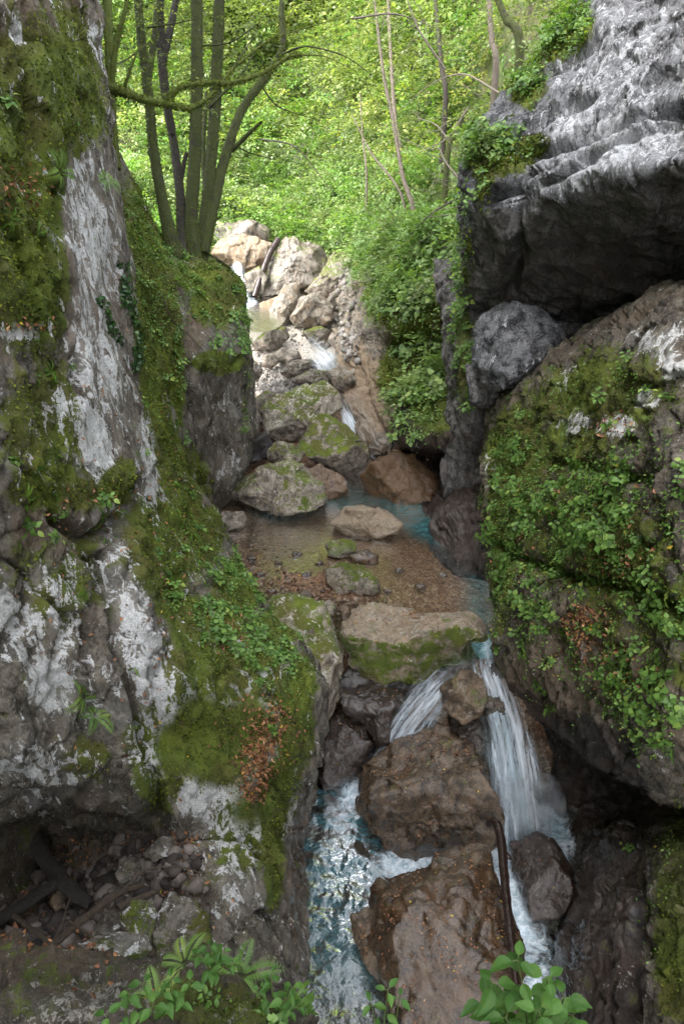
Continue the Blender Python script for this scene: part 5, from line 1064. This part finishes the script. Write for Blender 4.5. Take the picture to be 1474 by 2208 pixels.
tree('slim dark tree with an inward bend between the bent foot tree and the twin stems', [
  ([(394,560,21.1),(392,505,21.2),(390,440,21.2),(378,330,21.2),(360,220,21),(350,120,21),(338,-160,20.6)], [.26,.20,.17,.16,.16,.15,.12], 200), ([(386,400,21.2),(402,330,21.2)], [.09,.05], 60),
  ([(352,130,21),(372,40,21.2),(395,-80,21.4)], [.11,.10,.08], 60), ([(370,290,21),(352,200,20.7),(340,90,20.6)], [.08,.07,.05], 40)], cloud(120, 300, 460, -160, 120, 21, 26, .9, .09), bark='darkbark')
tree('thin tree close behind the near cliff with a long mossy bough reaching over the gorge', [
  ([(250,365,16.5),(243,290,16.4),(238,190,16.2),(236,100,16),(228,-120,16)], [.12,.115,.11,.10,.09], 160),
  ([(224,188,15),(262,196,14.8),(310,215,14.7),(360,224,14.6),(408,234,14.5)], [.17,.12,.085,.075,.06], 420),
  ([(405,236,14.5),(440,218,14.6),(470,188,14.8),(500,150,15),(560,100,15.2),(600,75,15.4)], [.055,.04,.032,.028,.022,.018], 200),
  ([(366,220,14.6),(372,200,14.6),(400,186,14.6),(450,178,14.6),(500,178,14.8),(560,160,15),(620,124,15.2),(650,118,15.4)], [.055,.05,.045,.042,.04,.035,.03,.02], 360),
  ([(646,118,15.4),(700,122,15.6),(760,150,15.8)], [.018,.012,.006], 20), ([(600,78,15.4),(660,60,15.6),(735,38,15.8)], [.018,.012,.006], 20),
  ([(240,185,15.2),(250,100,15),(270,20,14.8),(280,-60,14.8)], [.06,.055,.045,.04], 90), ([(268,190,14.8),(285,140,14.6),(304,95,14.5)], [.035,.025,.015], 30)],
  cloud(70, 190, 330, -140, 200, 15, 19, .7, .08), bark='mossbark')
for k, (lab, pts, rads, bark) in enumerate((
  ('thin grey tree rising from the far slope, above the mossy flat boulder', [(892,470,30),(868,380,30),(845,250,30),(825,150,30),(800,-60,30)], [.10,.085,.075,.065,.05], 'greybark'),
  ('brown trunked tree midway up the far slope', [(862,345,34),(852,260,34),(845,170,34),(838,40,34),(832,-120,34)], [.15,.13,.12,.11,.09], 'greybark'),
  ('slender tree behind the plants of the pale cliff rim', [(1068,150,26),(1060,90,26),(1055,20,26),(1052,-120,26)], [.12,.10,.09,.08], 'greybark'),
  ('dark leaning tree on the shaded slope below the rim', [(960,215,30),(952,150,30),(945,80,30),(930,-80,30)], [.11,.10,.09,.08], 'darkbark'),
  ('leaning mossy trunk low on the shaded slope', [(965,330,27),(985,280,27),(1002,235,27)], [.11,.10,.08], 'bark'),
  ('mossy forked trunk near the top edge beside the rim', [(1120,105,22),(1090,40,22),(1070,-10,22),(1040,-100,22)], [.13,.11,.10,.08], 'bark'),
  ('slim sapling on the bright slope above the leaning bar', [(790,385,33),(782,300,33),(776,200,33)], [.05,.04,.02], 'greybark'),
  ('thin pale stem leaning on the bank plants', [(870,440,29),(800,330,30),(760,250,31)], [.05,.04,.025], 'greybark'))):
    x, y, d = pts[-2]
    tree(lab, [(pts, rads, 30)], root_down=4, crown= cloud((200, 240, 110, 110, 14, 90, 60, 40)[k], x - 150, x + 130, -170 if k not in (4, 6, 7) else y - 60, (150, 190, 70, 110, 250, 60, 280, 300)[k], d - 4, d + 3, .9, (.11, .12, .10, .09, .09, .10, .10, .1)[k], 20), bark=bark, mat='canopy' if k != 3 else 'bright')
# mid-slope bushes and the far wood
ph = PATCH['hill']
def cover(name, wl, cnt, R0, size, mats, label, sprays=24, dens=20, lift=0.0, face=-.6, on=None):
    """Bushes growing on the slope: each a dome of leafy sprays with its own tone, gaps and dark hollows between them."""
    p, n = scatter(on or ph, wl, cnt, rt, face); b = LB()
    for i in range(cnt):
        R = R0 * rt.uniform(.5, 1.5); c = p[i] + UPV * (R * .35 + rt.random() ** 2 * lift); tone = rt.normal(0, .17); k = int(sprays * rt.uniform(.6, 1.3)); mi = int(rt.integers(len(mats)))
        o = norm(rt.normal(size=(k, 3)) + UPV * .45 + n[i] * .4); q = c + o * R * (rt.random((k, 1)) ** .4) * (1, 1, .75)
        for j in range(k):
            d = norm(o[j] * (1, 1, .45) + rt.normal(0, .35, 3)); m = max(6, int(dens * R * .9)); L = R * rt.uniform(.5, .9)
            sd = norm(np.cross(d, UPV + rt.normal(0, .3, 3))); nn = np.cross(sd, d); nn = nn * np.sign(nn[2] + 1e-6)
            t = rt.uniform(-.2, 1, m); s_ = rt.uniform(-1, 1, m) * .5 * (1.05 - np.clip(t, 0, 1))
            pos = q[j] + d * (t * L)[:, None] + sd * (s_ * L)[:, None] - UPV * ((t ** 2 * .3 + s_ ** 2 * .3) * L)[:, None]
            b.leaves(pos, d + sd * np.sign(s_)[:, None] * .8 + rt.normal(0, .3, (m, 3)) - UPV * .2, norm(nn + rt.normal(0, .28, (m, 3))), size * rt.uniform(.7, 1.35, m), T_DIA, np.clip(rt.normal(.5 + tone, .13, m), 0, 1), mi)
    return tag(link(name, b.mesh(name, [M[k] for k in mats])), label, kind='stuff')
cover('undergrowth', [(640,480,260,90,0,1.2),(780,430,200,150,0,1.2),(930,420,150,200,0,1.0),(360,420,170,160,0,1.5),(560,400,130,100,0,1.2),(740,520,120,70,0,1.6),(620,480,80,40,0,1.5),(640,505,110,26,0,3.0),(500,470,60,20,0,2.0)], 700, .8, .13, ['bright', 'bankleaf', 'herb', 'bright'], 'bright undergrowth covering the valley side')
cover('undergrowth', [(640,230,500,200,0,1.0),(900,150,300,200,0,.7),(300,200,200,200,0,1)], 330, 1.3, .20, ['bright', 'canopy', 'herb'], 'undergrowth higher on the valley side', 26, 14)
cover('forest', [(550,-50,700,240,0,1.0)], 260, 2.4, .30, ['canopy', 'canopy', 'bankleaf'], 'far sunlit wood closing the valley', 30, 9, 6)
cover('undergrowth', [(880,590,120,100,0,1.2),(940,500,110,50,0,1.4),(830,540,90,50,0,1.3),(965,770,34,90,30,.8),(905,890,46,56,10,1.3)], 105, .55, .12, ['bankleaf', 'bankleaf', 'bright'], 'bushy undergrowth tumbling down the bank beside the upper stream', 26, 24, on=PATCH['bank'])
cover('undergrowth', [(1205,60,85,60,-35,1.5),(1135,150,40,60,-35,1.2),(1060,305,60,34,0,1.5),(1030,330,26,40,0,1.2)], 46, .26, .085, ['bankleaf', 'herb', 'bright'], 'bushy growth along the rim of the overhang', 16, 44, on=PATCH['over'])
ph.px = ph.px.copy(); sv = ph.px, ph.py; ph.py = np.where(ph.py < -140, -140, ph.py); ph.px = np.clip(ph.px, -100, 1580)
cover('forest', lambda x, y: (y <= -139) * 1.0, 260, 3.0, .62, ['canopy', 'bright'], 'high wood on the valley sides above the picture', 34, 6, 5, -2)
ph.px, ph.py = sv
# fallen and bare branches
def stick(name, label, pts, rads, mat='deadwood', cat='branch', extra=(), lump=.12, k=9):
    b = LB(); C = limb(b, pts, rads, k, lump, 0, 3)
    for e, r in extra: limb(b, e, r, 6, .1, 0, 4)
    me = b.mesh(name, [M[mat], M[mat], M['mossfuzz']]); o = link(name, me, None, C[0]); me.transform(__import__('mathutils').Matrix.Translation(-Vector(C[0]))); return tag(o, label, cat)
stick('driftwood_log', 'long black wet branch propped against the huge brown boulder', [(1052,1778,14.2),(1068,1772,14.0),(1080,1815,13.6),(1087,1900,12.8),(1098,2000,12.0),(1106,2070,11.6),(1114,2150,11.3)], [.06,.09,.09,.08,.075,.065,.05], 'wetwood', 'log',
      [([(1083,1835,13.5),(1096,1848,13.45),(1101,1852,13.45)], [.06,.05,.02]), ([(1088,1905,12.8),(1080,1912,12.7),(1076,1925,12.65)], [.02,.015,.008])])
stick('leaning_bar', 'dark bar leaning across the rock by the far waterfall', [(548,640,31.5),(565,590,31.6),(582,545,31.8),(600,515,32)], [.13,.14,.14,.12], 'wetwood', 'log')  # dark diagonal bar across the rock face
stick('fallen_log', 'thick dark log lying in the hollow, upper end in shade', [(60,1780,11.4),(104,1860,10.9),(160,1925,10.4),(198,1952,10.2)], [.13,.115,.10,.07], 'darkbark', 'log', lump=.16)
stick('fallen_log', 'dark broken log lying low in the hollow', [(-30,2000,9.8),(60,1945,10.2),(120,1905,10.5)], [.09,.085,.07], 'darkbark', 'log', lump=.16)
stick('fallen_branch', 'long grey fallen branch slanting across the rubble', [(120,2030,9.1),(190,1975,9.4),(250,1930,9.7),(308,1907,9.9)], [.045,.05,.045,.035])
stick('fallen_branch', 'short sawn branch with a pale end on the rubble', [(252,1960,9.35),(290,1942,9.6),(335,1922,9.8)], [.05,.045,.03])
stick('fallen_branch', 'bent pale stick low in the hollow', [(30,1975,9.5),(75,2008,9.3),(120,2040,9.1)], [.035,.03,.025])
stick('fallen_branch', 'stout branch at the foot of the hollow', [(50,2085,8.4),(110,2040,8.9),(160,2000,9.2)], [.05,.05,.04])
for k, (lab, pts) in enumerate((('thin forked twig arching over the rubble', [(255,1930,9.4),(300,1885,9.7),(340,1870,9.9),(400,1872,9.9),(440,1885,9.8)]), ('thin twig standing up from the fallen branches', [(95,2065,8.8),(130,2000,9.1),(152,1935,9.4)]),
      ('thin twig lying across the mossy white topped boulder', [(150,1985,9.0),(200,2020,8.8),(262,2060,8.5)]), ('broken twig below the white lichen covered boulder', [(250,1980,9.2),(290,2030,8.9),(330,2062,8.7)]),
      ('bare stem hanging down the tree ledge above the grey wall', [(350,640,17.5),(372,690,17.8),(410,725,18.6),(440,758,19.0)]))):
    stick('twig', lab, pts, [.016, .014, .008], 'deadwood', 'twig', k=5)
BT = [([(1005,405,20),(960,350,21),(945,320,21.4),(915,330,22)], 'pale crooked dead twig sticking out left of the overhang'), ([(1000,420,20),(930,460,22),(880,510,24)], 'long bare twig slanting down toward the upper stream'),
      ([(930,640,22),(950,580,22),(968,545,22)], 'yellowish stem leaning on the bank plants'), ([(560,300,24),(640,320,25),(720,420,27)], 'fine grey branch drooping beyond the leaning stem'),
      ([(1010,230,26),(960,300,27),(900,330,28)], 'bare bough arching over the shaded slope'), ([(1075,200,25),(1000,160,26),(930,180,27),(860,240,28)], 'long bare bough of the rim tree'), ([(760,40,22),(850,30,23),(940,60,24)], 'bare bough across the top of the picture'),
      ([(980,320,27),(940,270,27),(900,255,27.5)], 'tangled bare branch on the shaded slope'), ([(960,150,20),(900,60,20),(870,-20,20)], 'fine bare twig hanging from the canopy')]
for pts, lab in BT:
    ex = []
    for k in range(5):
        j = int(rt.integers(0, len(pts) - 1)); f = rt.random(); q = np.array(pts[j]) * (1 - f) + np.array(pts[j + 1]) * f
        ex.append(([tuple(q), tuple(q + (rt.normal() * 30, rt.normal() * 25 + 10, 0)), tuple(q + (rt.normal() * 70, rt.normal() * 50 + 20, 0))], [.012, .008, .004]))
    stick('bare_branch', lab, pts, [.035, .025, .010], 'twig', 'branch', ex, k=5)

# ------------------------------------------------------------------ plants close to the camera, leaf by leaf
def near_plant(label, base, stems, seed, leafL=.11, tpl='heart', group=None, mat='nearleaf', name='leafy_plant'):
    r = np.random.default_rng(seed); bp = P(*base); root = empty(name, bp); tag(root, label, 'plant', group)
    if tpl == 'heart': xs, ws, fo, dr = [0, .08, .2, .4, .65, .85, 1], [.03, .15, .25, .28, .20, .09, 0], .24, .38
    else: xs, ws, fo, dr = [0, .15, .4, .7, .9, 1], [.02, .16, .26, .19, .07, 0], .2, .36
    tp = leaf_tpl(23, lambda x: float(np.interp(x, xs, ws)) * (1 + .13 * ((x * 22) % 2 < .5) * (0 < x < .95)), fo, dr, 7)
    sb = LB(); lb = LB()
    for s in stems:
        tip = P(*s[:3]); n = 7; t = np.linspace(0, 1, n)[:, None]; mid = (bp + tip) / 2 + UPV * .06 + r.normal(0, .02, 3)
        c = (1 - t) ** 2 * bp + 2 * t * (1 - t) * mid + t * t * tip; sb.tube(c - bp, np.linspace(.006, .003, n), 6, .5, 0)
        m = s[3]; ph = r.uniform(0, 3)
        for j in range(m):
            f = .3 + .7 * j / max(1, m - 1); at = np.array([np.interp(f, t[:, 0], c[:, i]) for i in range(3)]) - bp; pair = (0, 3.14) if j < m - 1 else (0, 2.1, 4.2)
            for a in pair:
                an = ph + j * 1.57 + a; d = np.array([math.cos(an), math.sin(an), r.uniform(-.2, .3)]); L = leafL * r.uniform(.7, 1.2) * (1.15 - .45 * f)
                q = at + norm(d) * L * .25; sb.tube([at, q], .002, 4, .5, 0)
                lb.leaves(q[None], d[None], (UPV + r.normal(0, .25, 3) + norm(CAM - bp) * .3)[None], L, tp, np.array([np.clip(r.normal(.58, .16), .1, .95)]))
    link('stem', sb.mesh('stem', [M['stem']]), root); link('foliage', lb.mesh('foliage', [M[mat]]), root)
near_plant('tall toothed leafy plant in the bottom foreground beside the black branch', (1130,2330,4.0), [(1115,2070,3.75,6),(1062,2120,3.8,5),(1180,2110,3.75,5),(1215,2150,3.7,5),(1045,2160,3.9,4),(1160,2180,3.6,5),(1090,2195,3.7,5),(1235,2190,3.7,4)], 3, .165)
near_plant('broad leaved plant at the bottom edge below the pale rock', (270,2290,4.7), [(280,2140,4.6,3),(310,2120,4.6,3),(230,2190,4.5,3),(330,2170,4.5,3)], 4, .11)
near_plant('broad leaved plant on the ledge between two pale rocks', (380,2180,5.2), [(370,2110,5.2,3),(410,2120,5.1,3),(350,2140,5.1,3)], 5, .105)
near_plant('leafy plant at the ledge rim in front of the dark undercut', (455,2110,5.6), [(450,2040,5.6,4),(480,2050,5.5,4),(430,2060,5.6,3),(500,2080,5.5,3)], 6, .095)
near_plant('leafy plant at the ledge rim nearest the pool', (590,2190,5.4), [(585,2100,5.4,4),(630,2130,5.3,4),(560,2130,5.4,3),(640,2170,5.3,4)], 7, .095)
near_plant('leafy plant rising at the bottom edge beside the rippled pool', (830,2330,4.2), [(835,2135,4.1,4),(860,2150,4.1,3),(800,2165,4.1,3)], 8, .095, 'oval')
pf = PATCH['front']
rn = np.random.default_rng(21)
p, n = scatter(pf, [(450,2120,90,50,0,1.2),(560,2160,80,50,0,1.2),(330,2160,90,50,0,.8),(630,2200,40,50,0,1.0),(180,2190,120,30,0,.25)], 12, rn, -.3)
plant_group('leafy_plant', 'leafy plant in the clump on the near ledge', 'plant', 'plants on the near ledge', OVAL + HERB, p, n, rn, .7, .5, .95)
p, n = scatter(pf, [(600,2190,60,40,0,1.0),(640,2230,40,40,0,1.3),(440,2140,80,30,0,.6),(540,2220,60,30,0,.6)], 12, rn, -.3)
plant_group('strap_fern', 'glossy strap leaved fern on the near ledge', 'fern', 'strap ferns on the near ledge', STRAP, p, n, rn, .8, .5, .9)
for x, y, s, lab in ((520,2110,.8,'feathery fern at the ledge rim beside the undercut'), (400,2080,.6,'small feathery fern at the back of the near ledge'), (345,2165,.6,'feathery fern between broad leaved plants on the near ledge')):
    j = int(np.argmin((pf.px - x) ** 2 + (pf.py - y) ** 2 + 100 * pf.d)); o = link('feathery_fern', FERN[1]); o['_p'] = [float(q) for q in pf.v[j]]; orient(o, pf.n[j], rn, .8, s); tag(o, lab, 'fern')
tufts('moss', 'front', 14000, .022, 'moss on the near ledge')
carpet('ground_cover', 'front', [(450,2130,100,50,0,1.2),(560,2180,90,60,0,1.2),(630,2220,50,60,0,1.0),(330,2180,80,40,0,.6)], 900, .035, M['herb'], 'small leaves on the near ledge')
